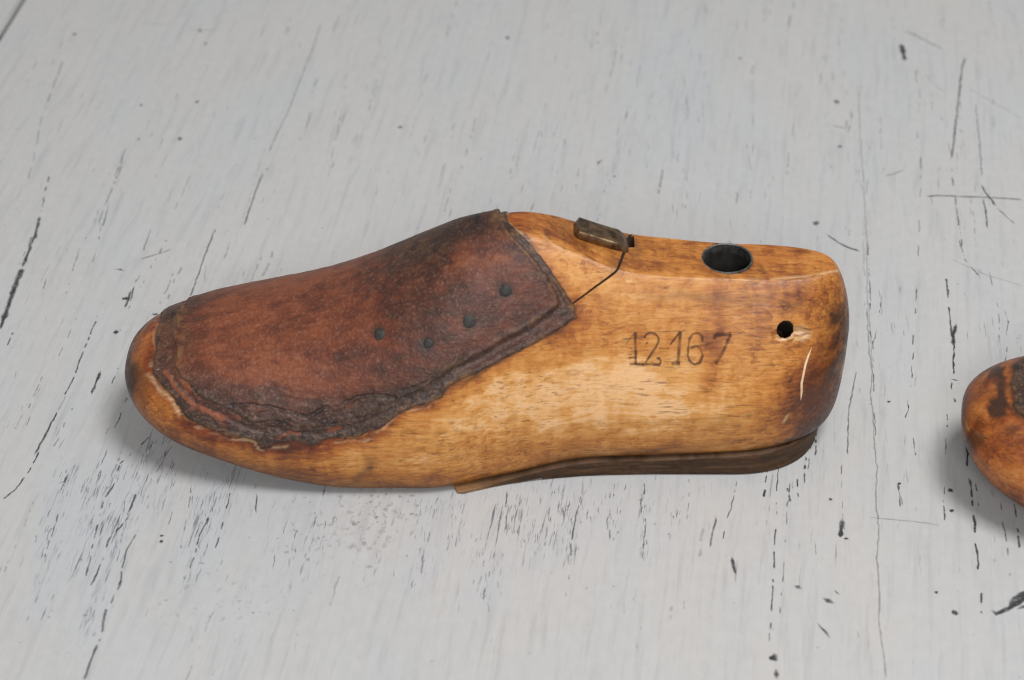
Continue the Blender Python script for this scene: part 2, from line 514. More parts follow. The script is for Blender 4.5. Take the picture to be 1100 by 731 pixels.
for x, y, r in ((899, 110, 4), (902, 158, 3), (80, 37, 3.5), (215, 33, 3), (221, 47, 3), (212, 110, 3.5), (193, 149, 3.5), (152, 113, 2.5), (149, 150, 2), (545, 41, 4), (430, 137, 3), (876, 240, 4), (795, 63, 3), (660, 190, 2)):
    M.patch(G2(x, y), r * PXC, r * PXC * 1.2, 0, .62, .12)
# --- the long crack right of the heel and the dotted lines beside it
scratch([(922, 90), (924, 140), (928, 200), (931, 260), (932, 320), (936, 370), (937, 400)], 1.5, .34, .35)
scratch([(931, 330), (934, 380), (937, 400), (935, 425), (938, 450), (940, 485), (942, 505), (941, 540), (944, 570), (942, 600), (945, 640), (944, 670), (949, 700), (952, 731)], 1.9, .42, .35)
chain([(932, 260), (935, 330), (938, 400), (940, 470)], 1.8, .8, .5)
chain([(942, 300), (946, 330), (938, 370)], 1.6, .6)
scratch([(1028, 348), (1024, 360), (1024, 373)], 5, 1.0)
chain([(1016, 300), (1022, 345), (1026, 400), (1022, 415), (1030, 450)], 3.0, .95, .6, 0, 1.2)
scratch([(1020, 407), (1031, 410)], 2.2, .9)
chain([(1030, 245), (1032, 265), (1037, 280), (1055, 300)], 2.4, .7)
chain([(990, 165), (985, 300), (978, 430), (972, 450)], 2.2, .7, .35)
chain([(1083, 345), (1080, 390)], 2.4, .6, .6)
chain([(1062, 290), (1072, 330), (1075, 400)], 1.7, .5, .4)
chain([(1018, 440), (1016, 470), (1014, 560)], 2.0, .7, .4)
scratch([(1020, 278), (1060, 296), (1100, 308)], 1.7, .3, .5)
scratch([(920, 398), (912, 440), (910, 490)], 1.8, .6, .1)
chain([(975, 430), (980, 470), (983, 490)], 2.2, .6, .4)
# --- lower right
scratch([(905, 557), (904, 566), (902, 577)], 5, .95)
M.patch(G2(903, 574), 3.5 * PXC, 5 * PXC, 0, 1, 0); M.patch(G2(909, 579), 2.5 * PXC, 2 * PXC, 0, .9, 0)
scratch([(786, 598), (788, 608), (790, 619)], 3.2, .95)
scratch([(852, 629), (857, 631), (862, 634)], 4.5, .95)
scratch([(883, 642), (890, 646), (897, 650)], 5.5, .85, .05)
scratch([(896, 633), (899, 637), (903, 640)], 3, .85)
scratch([(877, 669), (882, 675), (887, 680), (892, 687)], 3.6, .95)
M.patch(G2(1026, 659), 4 * PXC, 4 * PXC, 0, 1, 0)
scratch([(1064, 655), (1070, 660), (1082, 655), (1094, 648), (1106, 640)], 5, 1.0)
scratch([(1082, 656), (1090, 648), (1098, 640), (1106, 632)], 9, .9, .05); scratch([(1084, 646), (1094, 640), (1104, 636)], 6, .8, .1); scratch([(1090, 655), (1100, 652), (1108, 654)], 8, .9, .05); scratch([(1092, 643), (1100, 646), (1110, 644)], 5, .7, .2)
M.patch(G2(830, 707), 4.5 * PXC, 5 * PXC, 0, .95, 0); scratch([(834, 718), (834, 731)], 6, .8)
scratch([(930, 556), (940, 557), (975, 560), (1010, 565)], 1.8, .35, .4)
chain([(1038, 480), (1042, 520), (1048, 580), (1055, 640), (1056, 660)], 3.6, .95, .55, 0, 1.4)
chain([(1048, 520), (1052, 545)], 2.5, .8); chain([(1088, 530), (1092, 560), (1095, 590)], 3.4, .8, .6)
chain([(1075, 540), (1082, 590), (1085, 620)], 2.2, .5)
chain([(836, 500), (834, 560), (830, 620), (827, 690)], 2.3, .85, .6)
chain([(848, 520), (845, 560), (838, 660)], 1.8, .6, .5)
chain([(824, 500), (821, 535)], 2.8, .9, .7); chain([(846, 525), (848, 540)], 4, .95, .8); chain([(856, 515), (857, 535)], 3, .9, .7)
chain([(792, 512), (785, 545), (777, 580)], 1.8, .7, .6); scratch([(770, 555), (765, 575), (762, 590)], 2.2, .6, .1); chain([(740, 515), (738, 560)], 1.6, .5, .6)
chain([(866, 480), (864, 520)], 2.6, .9, .6); chain([(872, 470), (868, 505)], 2, .8); chain([(905, 500), (904, 530), (907, 570)], 1.8, .5)
chain([(878, 455), (876, 490)], 2.6, .85, .6); scratch([(918, 400), (925, 396)], 2.5, .7)
chain([(964, 520), (968, 545)], 2.2, .7, .7); scratch([(963, 519), (967, 533), (970, 545)], 1.5, .5, .2)
for x, y, r in ((1021, 527, 3), (1022, 549, 2.5), (892, 537, 2), (1006, 637, 2), (966, 520, 2), (955, 432, 2)): M.patch(G2(x, y), r * PXC, r * PXC, 0, .9, 0)
# --- left side
scratch([(43, 232), (38, 252), (31, 270), (24, 288)], 4.2, .85)
scratch([(24, 288), (16, 308), (9, 328), (0, 354)], 6.5, .95)
chain([(52, 190), (44, 228)], 3, .6, .6); chain([(37, 250), (20, 285)], 2.5, .6)
chain([(105, 340), (92, 372), (84, 395), (70, 425)], 2.4, .85, .75)
scratch([(109, 398), (104, 410), (98, 425)], 3.6, .9); chain([(127, 395), (120, 415)], 2.4, .7)
scratch([(62, 442), (50, 466), (36, 490)], 2.6, .9)
chain([(42, 485), (32, 505), (18, 525), (4, 537)], 2.8, .95, .75)
chain([(14, 358), (8, 372)], 3, .8, .8)
chain([(50, 300), (42, 320)], 2, .6); chain([(85, 265), (70, 320)], 2, .5)
chain([(132, 170), (118, 215), (110, 245)], 2.2, .55, .6); chain([(110, 240), (98, 290)], 1.8, .5)
scratch([(232, 245), (222, 270), (213, 295), (204, 320)], 2.0, .7, .1)
scratch([(345, 25), (335, 55), (321, 90), (310, 120), (297, 145), (288, 165)], 2.0, .42, .25)
scratch([(283, 185), (275, 205), (262, 243)], 2.4, .62, .15)
M.patch(G2(287, 182), 2.4 * PXC, 2 * PXC, 0, .9, 2.2)
chain([(135, 160), (124, 190), (105, 245)], 2.0, .5, .7); chain([(75, 50), (58, 90), (45, 125), (30, 200)], 2.2, .4, .55)
scratch([(149, 280), (160, 276), (171, 273), (186, 267)], 2.4, .55, .15)
scratch([(123, 289), (130, 290), (134, 292)], 4, .85); M.patch(G2(134, 321), 4 * PXC, 3 * PXC, 0, 1, 0)
scratch([(141, 312), (138, 322), (134, 332)], 3, .8); M.patch(G2(125, 357), 3 * PXC, 4.5 * PXC, 0, .95, 0); scratch([(126, 357), (122, 363)], 2.5, .8); M.patch(G2(167, 338), 3 * PXC, 2 * PXC, 0, .9, 0)
chain([(150, 290), (140, 325)], 2, .7); chain([(165, 240), (150, 280)], 2, .5); chain([(372, 90), (352, 190)], 1.8, .35); chain([(245, 285), (285, 160)], 1.6, .25)
chain([(90, 325), (62, 385)], 2, .45, .4); chain([(45, 405), (30, 440)], 2, .4); chain([(140, 420), (100, 520)], 2.6, .6, .35)
scratch([(150, 25), (180, 27)], 2.5, .22, .4); scratch([(200, 32), (236, 33)], 2.5, .22, .4)
# worn zone, lower left
for a in ((78, 495, 48, 600, 6, 70), (110, 500, 78, 610, 7, 85), (128, 500, 100, 600, 4, 60), (150, 500, 118, 600, 6, 70), (128, 560, 92, 680, 4, 60), (55, 560, 40, 660, 8, 40), (180, 500, 160, 560, 8, 45), (222, 505, 205, 590, 7, 55), (245, 505, 205, 625, 5, 60), (260, 500, 230, 580, 6, 30), (305, 530, 300, 640, 14, 30), (345, 520, 330, 620, 12, 40), (180, 455, 150, 520, 10, 55)):
    bundle(*a[:5], a[5])
chain([(128, 500), (122, 520), (112, 535)], 3.2, .85, .6); chain([(112, 535), (92, 620)], 2.4, .75, .55); chain([(150, 520), (135, 560), (118, 580), (98, 630)], 2.8, .85, .6)
chain([(148, 570), (136, 590), (128, 630), (116, 655)], 3.6, .75, .75, .1); chain([(114, 655), (106, 690), (90, 731)], 3.8, .8, .8, .1)
chain([(72, 505), (60, 560), (48, 600)], 2.2, .6, .5); chain([(247, 530), (238, 570), (232, 590)], 2.2, .8, .6); chain([(230, 545), (214, 575), (203, 615)], 2.6, .85, .6)
scratch([(62, 520), (70, 518), (74, 508)], 3, .6, .1); scratch([(137, 590), (146, 590)], 3, .5, .1); scratch([(276, 530), (275, 545), (276, 553)], 1.8, .7)
chain([(190, 540), (180, 565)], 2, .6); chain([(205, 525), (195, 590)], 1.8, .5); chain([(160, 470), (128, 500)], 2.6, .7, .5); chain([(185, 480), (160, 520)], 2, .6)
flakes(290, 530, 460, 610, 46, (1.5, 4.5), .30, .62); flakes(330, 535, 450, 580, 40, (1.5, 4), .36, .6); flakes(150, 600, 340, 690, 26, (1.5, 4), .30, .6); flakes(20, 650, 110, 720, 10, (1.5, 4), .3, .55); flakes(380, 520, 450, 560, 30, (1, 3), .35, .5)
for x, y in ((173, 582), (174, 576)): M.patch(G2(x, y), 2.2 * PXC, 2 * PXC, 0, .8, 0)
# worn zone, below the middle
for a in ((600, 525, 590, 590, 16, 110), (545, 530, 540, 575, 8, 80), (625, 525, 610, 600, 4, 85), (690, 525, 690, 600, 3, 60), (490, 535, 488, 590, 8, 45), (455, 540, 450, 630, 5, 45), (525, 560, 520, 640, 10, 50), (570, 535, 575, 600, 10, 45), (655, 520, 655, 570, 10, 35), (660, 560, 656, 585, 3, 16), (725, 520, 722, 585, 4, 26), (420, 560, 440, 660, 30, 20)):
    bundle(*a[:5], a[5], length=(4, 16))
chain([(545, 530), (543, 570)], 2.4, .75, .6); chain([(625, 530), (616, 570), (612, 610), (607, 645)], 2.4, .75, .55); chain([(692, 520), (693, 560), (690, 595)], 2.2, .7, .6); chain([(655, 530), (655, 580)], 2, .6, .5)
chain([(470, 535), (455, 600), (452, 625)], 2, .5, .5); chain([(528, 610), (518, 645)], 2.2, .45, .5); scratch([(684, 690), (684, 700)], 3, .35, .4)
# faint strokes on the far half
for a in ((600, 130, 570, 210, 6, 30), (620, 100, 605, 180, 5, 26), (640, 0, 632, 60, 3, 14), (690, 60, 655, 200, 6, 40), (720, 50, 690, 180, 5, 34), (745, 60, 725, 170, 4, 40), (760, 60, 738, 230, 5, 36), (735, 190, 725, 240, 4, 22), (815, 80, 795, 200, 5, 26), (830, 150, 815, 215, 5, 16), (395, 130, 385, 240, 10, 20), (450, 150, 430, 220, 6, 14), (550, 110, 520, 180, 8, 10), (760, 0, 740, 60, 5, 14), (805, 0, 790, 40, 4, 12), (885, 60, 890, 190, 6, 30), (915, 40, 925, 200, 8, 34), (1010, 60, 1005, 230, 12, 24), (1045, 100, 1058, 230, 12, 24), (160, 100, 110, 240, 20, 30), (250, 90, 190, 240, 20, 24), (400, 40, 370, 180, 14, 16), (50, 100, 20, 240, 14, 22), (960, 280, 965, 480, 14, 30), (1060, 260, 1070, 390, 16, 34), (890, 420, 880, 500, 10, 20), (230, 290, 200, 320, 14, 10), (20, 380, 60, 480, 30, 26), (980, 470, 990, 620, 20, 20), (760, 520, 770, 620, 30, 26), (870, 540, 880, 700, 25, 16)):
    bundle(*a[:5], a[5], 1.9, .34, (8, 34), .25)
for k in range(230):                          # dull broken grain lines all over, stronger on the far half
    x, y = RNG.uniform(-30, 1130), RNG.uniform(-30, 740) ** 1.0
    if RNG.uniform() < y / 620 - .12: continue
    a = G2(x, y); l = RNG.uniform(1.0, 5.0)
    chain([a, a - (GD + GN * RNG.normal(0, .03)) * l], RNG.uniform(2.0, 4.5), RNG.uniform(.16, .42), RNG.uniform(.25, .6), RNG.uniform(.3, .7), 1.2, raw=True)
for k in range(300):                          # overall fine wear
    x, y = RNG.uniform(-40, 1140), RNG.uniform(-20, 750)
    bundle(x, y, x, y, 0, 1, 1.4, .42, (4, 18), .3)
flakes(0, 0, 1100, 731, 130, (.8, 2.2), .42, .45)
flakes(0, 0, 1100, 300, 20, (.8, 1.8), .5, 2.0)

# planks: outline along the grain, a dark joint at the upper left corner of the picture
jo = G2(7, 28)
bm = bmesh.new()
ang = GRAIN
def plank(u0, u1, v0, v1):
    b0 = len(bm.verts)
    r = bmesh.ops.create_cube(bm, size=1)
    for v in r['verts']:
        u = u0 if v.co.x < 0 else u1; w = v0 if v.co.y < 0 else v1; z = -2.6 if v.co.z < 0 else 0
        p = jo + GN * u + GD * w
        v.co = (p[0], p[1], z)
    es = [e for e in bm.edges if e.verts[0] in r['verts'] and abs(e.verts[0].co.z) < 1e-6 and abs(e.verts[1].co.z) < 1e-6]
    bmesh.ops.bevel(bm, geom=es, offset=.07, segments=3, affect='EDGES', clamp_overlap=True)
plank(.10, 75, -75, 60)
plank(-40, -.10, -75, 60)
# the visible part of the right hand plank gets a finer top so that the worn zones can be stored in it
top = [f for f in bm.faces if f.normal.z > .99]
bmesh.ops.subdivide_edges(bm, edges=list({e for f in top for e in f.edges}), cuts=160, use_grid_fill=True)
TAB = bm_obj('table_top', bm, [MAT_PAINT], None, True, .5)
vt = verts_cm(TAB.data); v2 = vt[:, :2]; zone = np.zeros((len(vt), 4)); zone[:, 3] = 1
for a, b, s, g in ZONES: zone[:, 0] = np.maximum(zone[:, 0], g * np.exp(-(np.maximum(0, linedist(v2, [a, b]) - s * .3) / (s + .12)) ** 2))
ev = chart(vt)
for x, y, rx, ry, g in RUBS: zone[:, 1] = np.maximum(zone[:, 1], g * np.exp(-(((ev[:, 0] - x) / rx) ** 4 + ((ev[:, 1] - y) / ry) ** 4)))
paint(TAB.data, 'zone', zone)
# lay the wear marks into the same mesh
bm = bmesh.new(); bm.from_mesh(TAB.data)
lay = bm.verts.layers.float_color.new('wear')
vs = [bm.verts.new((x * CM, y * CM, z * CM)) for x, y, z in M.v]
for v, a in zip(vs, M.a): v[lay] = a
for f in M.f:
    try: q = bm.faces.new([vs[i] for i in f]); q.material_index = 1
    except ValueError: pass
for f in bm.faces:
    if f.material_index == 1 and f.normal.z < 0: f.normal_flip()
bm.to_mesh(TAB.data); bm.free(); TAB.data.materials.append(MAT_MARK)
TAB['kind'] = 'structure'; TAB['label'] = 'grey painted wooden table top with worn paint and dark cracks along the grain'

# ------------------------------------------------------------------ the shoe last
XF, XH = 8.6, 20.2


def grid(ns, nf, nh, na, nb, nc, nd, rounds=2):
    """half sections standing round the plan of the last: rows run from the bottom spine up to the ridge"""
    g = lambda k, x: float(spl(x, *PROFILE[k])); out = []
    xs = np.linspace(XF, XH, ns, endpoint=False)
    for x in xs: out.append((x, 0, -1, g('wn', x), g('tw', x), .86))
    for a in np.linspace(-90, 90, nh, endpoint=False):
        c, s = math.cos(math.radians(a)), math.sin(math.radians(a))
        w = g('wn' if s < 0 else 'wf', XH); t = g('tw', XH)
        r = (abs(c / HEEL['back']) ** HEEL['m'] + abs(s / w) ** HEEL['m']) ** (-1 / HEEL['m'])
        tw = (abs(c / HEEL['twb']) ** HEEL['twm'] + abs(s / t) ** HEEL['twm']) ** (-1 / HEEL['twm'])
        out.append((XH, c, s, r, tw, .86 + (HEEL['bf'] - .86) * max(c, 0) ** 1.5))
    for x in xs[::-1] + (xs[1] - xs[0]): out.append((x, 0, 1, g('wf', x), g('tw', x), .86))
    for a in np.linspace(90, 270, nf, endpoint=False):
        c, s = math.cos(math.radians(a)), math.sin(math.radians(a))
        w = g('wn' if s < 0 else 'wf', XF)
        r = (abs(c / XF) ** TOE['m'] + abs(s / w) ** TOE['m']) ** (-1 / TOE['m'])
        out.append((XF, c, s, r, g('tw', XF), .86))
    C = np.array(out); xs, dx, dy, r, tw, bf = [C[:, i][:, None] for i in range(6)]
    rA = np.linspace(0, 1, na, endpoint=False)[None] * bf * r
    t = np.linspace(0, math.pi / 2, nb, endpoint=False)[None]
    rB = bf * r + (1 - bf) * r * np.sin(t) ** (2 / 2.3); kB = np.cos(t) ** (2 / 2.3)
    t = np.linspace(0, math.pi / 2, nc, endpoint=False)[None]
    nn = spl(xs, *PROFILE['n']); front = (xs <= XF) & (dx < 0)
    nn = np.where(front, nn + (TOE['n'] - nn) * dx ** 2, nn)
    nn = np.where((xs >= XH) & (dx > 0), nn + .38 * dx ** 2, nn)
    rC = tw + (r - tw) * np.cos(t) ** (2 / nn); kC = np.sin(t) ** (2 / nn)
    rD = np.linspace(1, 0, nd)[None] * tw
    rho = np.concatenate([rA, rB, rC, rD], 1)
    x = xs + rho * dx; y = rho * dy
    zt = np.where(x < XF, g('zt', XF) - TOE['slope'] * (XF - x) - TOE['q'] * (XF - x) ** 2, spl(np.clip(x, XF, None), *PROFILE['zt']))
    zt = zt - .13 * (1 - sstep(11.8, 13.4, x))           # the leather makes up this much
    zb = spl(x, *PROFILE['zb']); xo = xs + r * dx
    zw = spl(xo, *PROFILE['zb']) + spl(xo, *PROFILE['hw']) + 0 * rho
    a, b, c = na, na + nb, na + nb + nc
    z = np.empty_like(rho)
    z[:, :a] = zb[:, :a]
    z[:, a:b] = zw[:, a:b] - (zw - zb)[:, a:b] * kB
    z[:, b:c] = zw[:, b:c] + (zt - zw)[:, b:c] * kC
    z[:, c:] = zt[:, c:]
    G = np.stack([x, y, z], -1)
    for _ in range(rounds):
        H = G.copy(); H[:, 1:-1] = G[:, 1:-1] * .5 + .25 * (G[:, 2:] + G[:, :-2])
        K = .5 * H + .25 * (np.roll(H, 1, 0) + np.roll(H, -1, 0)); K[:, 0] = H[:, 0]; K[:, -1] = H[:, -1]; G = K
    return G


def grid_faces(nc, nr):
    i = np.arange(nc)[:, None] * nr + np.arange(nr - 1)[None]
    j = ((np.arange(nc) + 1) % nc)[:, None] * nr + np.arange(nr - 1)[None]
    return np.stack([i, j, j + 1, i + 1], -1).reshape(-1, 4)


def grid_normals(G):
    du = np.roll(G, -1, 0) - np.roll(G, 1, 0)
    dv = np.empty_like(G); dv[:, 1:-1] = G[:, 2:] - G[:, :-2]; dv[:, 0] = G[:, 1] - G[:, 0]; dv[:, -1] = G[:, -1] - G[:, -2]
    n = np.cross(du, dv); l = np.linalg.norm(n, axis=-1, keepdims=True)
    n = n / np.maximum(l, 1e-9)
    n[:, -3:] = np.where(l[:, -3:] < 1e-5, np.array([0, 0, 1.]), n[:, -3:])
    return n


ORG = np.array([OX, OY, 0.0])


def elev(v, place=None):
    """chart of a point of the last: the far side is looked up as the mirror of the near side"""
    w = v.copy(); far = (w[:, 1] > 0) & (w[:, 2] > 1)
    w[:, 1] = np.where(far, -w[:, 1], w[:, 1])
    rz = spl(np.clip(v[:, 0], XF, None), *PROFILE['zt'])                  # just over the ridge the outline runs straight on
    f = np.where(far, sstep(8.4, 10, v[:, 0]) * (1 - sstep(1.2, 3.2, v[:, 1])), 0)
    w[:, 1] *= 1 - f; w[:, 2] = w[:, 2] * (1 - f) + rz * f
    return chart(w + ORG if place is None else w @ place[0].T + place[1])


LINING = [(541, 200), (541, 232), (552, 245), (570, 262), (585, 280), (596, 295), (606, 312), (617, 331), (620, 341), (606, 352), (585, 364), (560, 377), (530, 392), (502, 407), (483, 414), (475, 426), (460, 434), (445, 436), (425, 448), (412, 458), (400, 463), (385, 470), (372, 471), (355, 473), (346, 474), (336, 480), (328, 477), (310, 474), (298, 475), (290, 480), (281, 481), (274, 473), (262, 471), (252, 470), (246, 471), (238, 467), (230, 462), (214, 456), (201, 452), (197, 447), (192, 438), (184, 427), (174, 414), (166, 404), (163, 393), (166, 380), (167, 370), (169, 355), (176, 345), (184, 333), (187, 325), (187, 200)]
COVER = [(534, 200), (534, 233), (548, 251), (562, 265), (578, 281), (590, 299), (598, 317), (601, 327), (590, 336), (572, 348), (552, 359), (538, 366), (515, 380), (487, 394), (470, 408), (452, 421), (432, 432), (410, 440), (392, 452), (360, 458), (340, 463), (312, 461), (296, 455), (282, 459), (266, 455), (248, 446), (226, 436), (212, 430), (204, 419), (192, 408), (186, 396), (188, 380), (184, 362), (189, 347), (199, 336), (205, 327), (205, 200)]
LINING2 = [(1086, 250), (1085, 388), (1082, 400), (1082, 408), (1086, 417), (1089, 427), (1087, 435), (1091, 444), (1100, 450), (1128, 470), (1165, 482), (1250, 480), (1330, 440), (1490, 360), (1440, 250)]
COVER2 = [(1102, 250), (1101, 388), (1098, 405), (1104, 425), (1112, 440), (1150, 462), (1250, 465), (1320, 425), (1470, 350), (1430, 250)]
YAW2 = math.radians(-11)
R2 = np.array([[math.cos(YAW2), -math.sin(YAW2), 0], [math.sin(YAW2), math.cos(YAW2), 0], [0, 0, 1]])
T2 = ground(1030, 455, 2.0) * np.array([1, 1, 0])
PLACE2 = (R2, T2)


def wood_wear_and_shading(v, n, second=False):
    p = elev(v, PLACE2 if second else None); N = len(p)
    q = p + np.stack([fbm(v * 1.6, 11) - .5, fbm(v * 1.6, 23) - .5], -1) * 16       # ragged outlines
    B = lambda *a: blob(q, *a)
    cloud = fbm(v * np.array([.5, .9, .9]), 5)
    tone = .50 + .34 * (cloud - .5)
    dark = np.zeros(N); pale = np.zeros(N); red = np.zeros(N)
    if not second:
        tone += .22 * B(600, 425, 120, 42, -14) + .20 * B(680, 420, 70, 40) + .20 * B(760, 435, 70, 36) + .16 * B(520, 455, 90, 24, -18)  # paler honey wood; the broad sheen at mid side is painted into it
        tone += .20 * B(640, 300, 60, 22, 20) - .10 * B(760, 320, 110, 22) + .10 * B(720, 330, 70, 30)
        tone += .16 * B(380, 490, 60, 14, 5) + .12 * B(175, 425, 20, 30, -50) + .16 * B(175, 360, 14, 30, 15)
        wn_ = B(620, 420, 90, 42, -12) + .8 * B(520, 440, 70, 16, -20) + .6 * B(700, 440, 60, 26) + 1.1 * (fbm(v * np.array([1.2, 2.6, 2.6]), 201, 5) - .5)
        tone += .20 * sstep(.45, .60, wn_)                                           # paler patches with ragged edges
        gr = fbm(v * np.array([1.5, 4, 4]), 401, 5)
        tone -= (.30 * B(893, 430, 30, 80) + .24 * B(872, 440, 40, 60)) * (.2 + 1.6 * gr) + .22 * B(845, 440, 40, 30) + .18 * B(450, 515, 170, 9)
        tone -= .14 * B(300, 485, 80, 14, 12) + .10 * B(160, 400, 40, 60); red += .25 * B(220, 470, 110, 30, 20); tone -= .10 * B(300, 480, 70, 10, 12) + .24 * B(205, 470, 50, 13, 35) + .10 * B(870, 320, 50, 30)
        tone -= .22 * B(768, 345, 9, 60, 4) + .20 * B(700, 285, 130, 10) + .12 * B(600, 255, 50, 14, 14)
        tone -= .22 * B(765, 415, 10, 12) - .10 * B(800, 400, 26, 40)
        red += .7 * B(555, 236, 24, 9) + .55 * B(880, 430, 30, 60) + .5 * B(622, 345, 18, 22) + .5 * B(830, 275, 60, 14) + .4 * B(300, 475, 130, 12, 6)
        red += .35 * B(768, 345, 10, 60, 4) + .3 * B(150, 390, 20, 50)
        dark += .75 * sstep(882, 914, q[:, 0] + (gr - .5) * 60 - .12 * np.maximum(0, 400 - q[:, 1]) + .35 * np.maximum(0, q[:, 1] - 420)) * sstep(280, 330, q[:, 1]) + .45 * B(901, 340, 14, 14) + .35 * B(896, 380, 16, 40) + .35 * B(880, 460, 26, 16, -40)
        dark += .62 * (1 - sstep(134, 162, q[:, 0] - np.abs(q[:, 1] - 405) * .16 + (cloud - .5) * 30)) * sstep(365, 405, q[:, 1]) + .4 * B(152, 408, 10, 16, -12) + .6 * (1 - sstep(136, 150, q[:, 0] + (cloud - .5) * 16)) * sstep(350, 390, q[:, 1]) + .25 * B(140, 385, 8, 30); red += .5 * B(150, 380, 26, 60)
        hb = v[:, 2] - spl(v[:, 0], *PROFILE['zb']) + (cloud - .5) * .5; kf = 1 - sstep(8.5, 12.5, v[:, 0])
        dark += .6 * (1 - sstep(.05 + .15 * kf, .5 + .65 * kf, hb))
        dark += .55 * B(388, 508, 12, 5, -35) + .45 * B(400, 500, 5, 8) + .5 * B(476, 403, 12, 7, -30)
        dark += .38 * B(662, 287, 8, 12) + .30 * B(640, 262, 40, 7, 20) + .9 * B(684, 260, 6, 12) + .4 * B(610, 246, 12, 5, 20)  # the strongest blob paints recess shade into the notch by the clip
        dark += .36 * B(880, 462, 40, 10, -25) + .3 * B(700, 482, 120, 5, -2)
        dark += .35 * B(852, 330, 16, 4) + .25 * B(740, 318, 60, 5) + .2 * B(790, 322, 50, 6)
        # dark fingerprints and scuffs
        s = fbm(v * np.array([3.0, 7, 7]), 31)
        dark += .55 * sstep(.60, .72, s) * (B(560, 412, 70, 14, -8) + B(500, 470, 60, 18, -10) + B(460, 500, 70, 10) + .8 * B(740, 475, 120, 8) + .8 * B(830, 455, 60, 18))
        # old numbers, hardly readable, beside the tube
        dl = np.minimum.reduce([linedist(p, [(812, 270), (818, 266), (822, 271), (815, 273)]), linedist(p, [(826, 265), (832, 267), (828, 271), (833, 273)]), linedist(p, [(815, 284), (821, 292), (814, 290)])])
        dark += .5 * (1 - sstep(.8, 3.2, dl)) * (s > .42)
        d = polydist(q, LINING)                                                       # wood turns redder and darker along the leather edge
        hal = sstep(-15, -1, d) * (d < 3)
        tone -= .10 * hal * (q[:, 0] < 470) + .10 * hal; red += .50 * hal * (q[:, 0] < 470) + .3 * hal
        lw = (q[:, 0] < 470) * sstep(380, 430, q[:, 1])
        pale += .42 * lw * np.exp(-((d + 2.2) / 1.5) ** 2) * sstep(.40, .55, fbm(v * 3.2, 97))
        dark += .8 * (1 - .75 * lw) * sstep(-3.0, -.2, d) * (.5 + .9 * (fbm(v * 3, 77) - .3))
        pl = linedist(q, [(168, 352), (165, 365), (163, 380), (162, 394)])
        pale += .6 * (1 - sstep(.6, 3.0, pl)) * sstep(.3, .6, fbm(v * 2, 19)) * .8
        pl = linedist(q, [(157, 403), (168, 409), (177, 420), (186, 432), (193, 446)])
        pale += .55 * (1 - sstep(.8, 5.5, pl)) * sstep(.25, .6, fbm(v * 2.5, 29))
        pl = linedist(p, [(742, 299.5), (790, 301), (830, 300), (866, 297), (901, 291)])
        pale += (1 - sstep(.4, 2.0, pl)) * (.12 + .5 * sstep(770, 880, p[:, 0])) * sstep(.25, .5, fbm(v * 3, 39))
        pl = linedist(p, [(584, 254), (596, 264), (610, 271), (624, 275), (640, 283)])
        pale += .25 * (1 - sstep(.5, 2.5, pl))
        pl = linedist(q, [(538, 232), (548, 243), (557, 252)])
        pale += .4 * (1 - sstep(1, 4, pl))
        tf = fbm(v * np.array([4, 14, 14]), 311, 3)
        hole = np.clip(B(860, 357, 15, 8, -8) + B(842, 360, 14, 9) - .35, 0, .6) * 1.6
        pale += .8 * hole * sstep(.40, .52, tf); dark += .55 * hole * (1 - sstep(.40, .5, tf))
        pl = np.minimum(linedist(p, [(846, 447), (842, 453)]), linedist(p, [(905, 395), (904, 402)]))
        pale += .5 * (1 - sstep(.5, 2, pl))
    else:
        tone += -.20 + .5 * (cloud - .5); red += .75
        c2 = fbm(v * 1.6, 71) - .5
        dark += .95 * sstep(.38, .5, B(1070, 438, 11, 13, 20) + c2 * .5) + .9 * sstep(.35, .5, B(1077, 411, 6, 24, 12) + c2 * .4) + .7 * sstep(.3, .6, B(1047, 474, 13, 13) + c2 * .6)
        dark += .7 * (1 - sstep(1031, 1047, q[:, 0] + np.maximum(0, q[:, 1] - 470) * -.3)) + .8 * B(1087, 461, 6, 4) + .4 * B(1060, 415, 10, 6, -30) + .35 * B(1050, 450, 6, 8)
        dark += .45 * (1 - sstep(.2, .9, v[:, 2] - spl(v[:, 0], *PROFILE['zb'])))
        tone += .30 * B(1083, 437, 5, 24) + .25 * B(1058, 440, 6, 8) + .22 * B(1085, 512, 40, 14) + .12 * B(1052, 430, 6, 12)
        d = polydist(q, LINING2); dark += .6 * sstep(-6, -1, d)
        sp = fbm(v * 5, 3); pale += .3 * sstep(.66, .72, sp) * B(1045, 462, 10, 14)
    return np.clip(np.stack([tone, dark, pale, red], -1), 0, 1.2)


def cutter(name, bm, mat=None):
    me = bpy.data.meshes.new(name); bmesh.ops.scale(bm, vec=(CM,) * 3, verts=bm.verts); bmesh.ops.recalc_face_normals(bm, faces=bm.faces)
    bm.to_mesh(me); bm.free(); me.materials.append(mat or MAT_WOOD); o = bpy.data.objects.new(name, me); COL.objects.link(o); return o


def cone_between(bm, a, b, ra, rb, seg=32, rough=0):
    a, b = Vector(a), Vector(b); d = b - a
    r = bmesh.ops.create_cone(bm, cap_ends=True, segments=seg, radius1=ra, radius2=rb, depth=d.length)
    m = Matrix.Translation((a + b) / 2) @ d.to_track_quat('Z', 'Y').to_matrix().to_4x4()
    if rough:
        for v in r['verts']: v.co.x *= 1 + RNG.normal(0, rough); v.co.y *= 1 + RNG.normal(0, rough)
    bmesh.ops.transform(bm, matrix=m, verts=r['verts'])
    return r['verts']


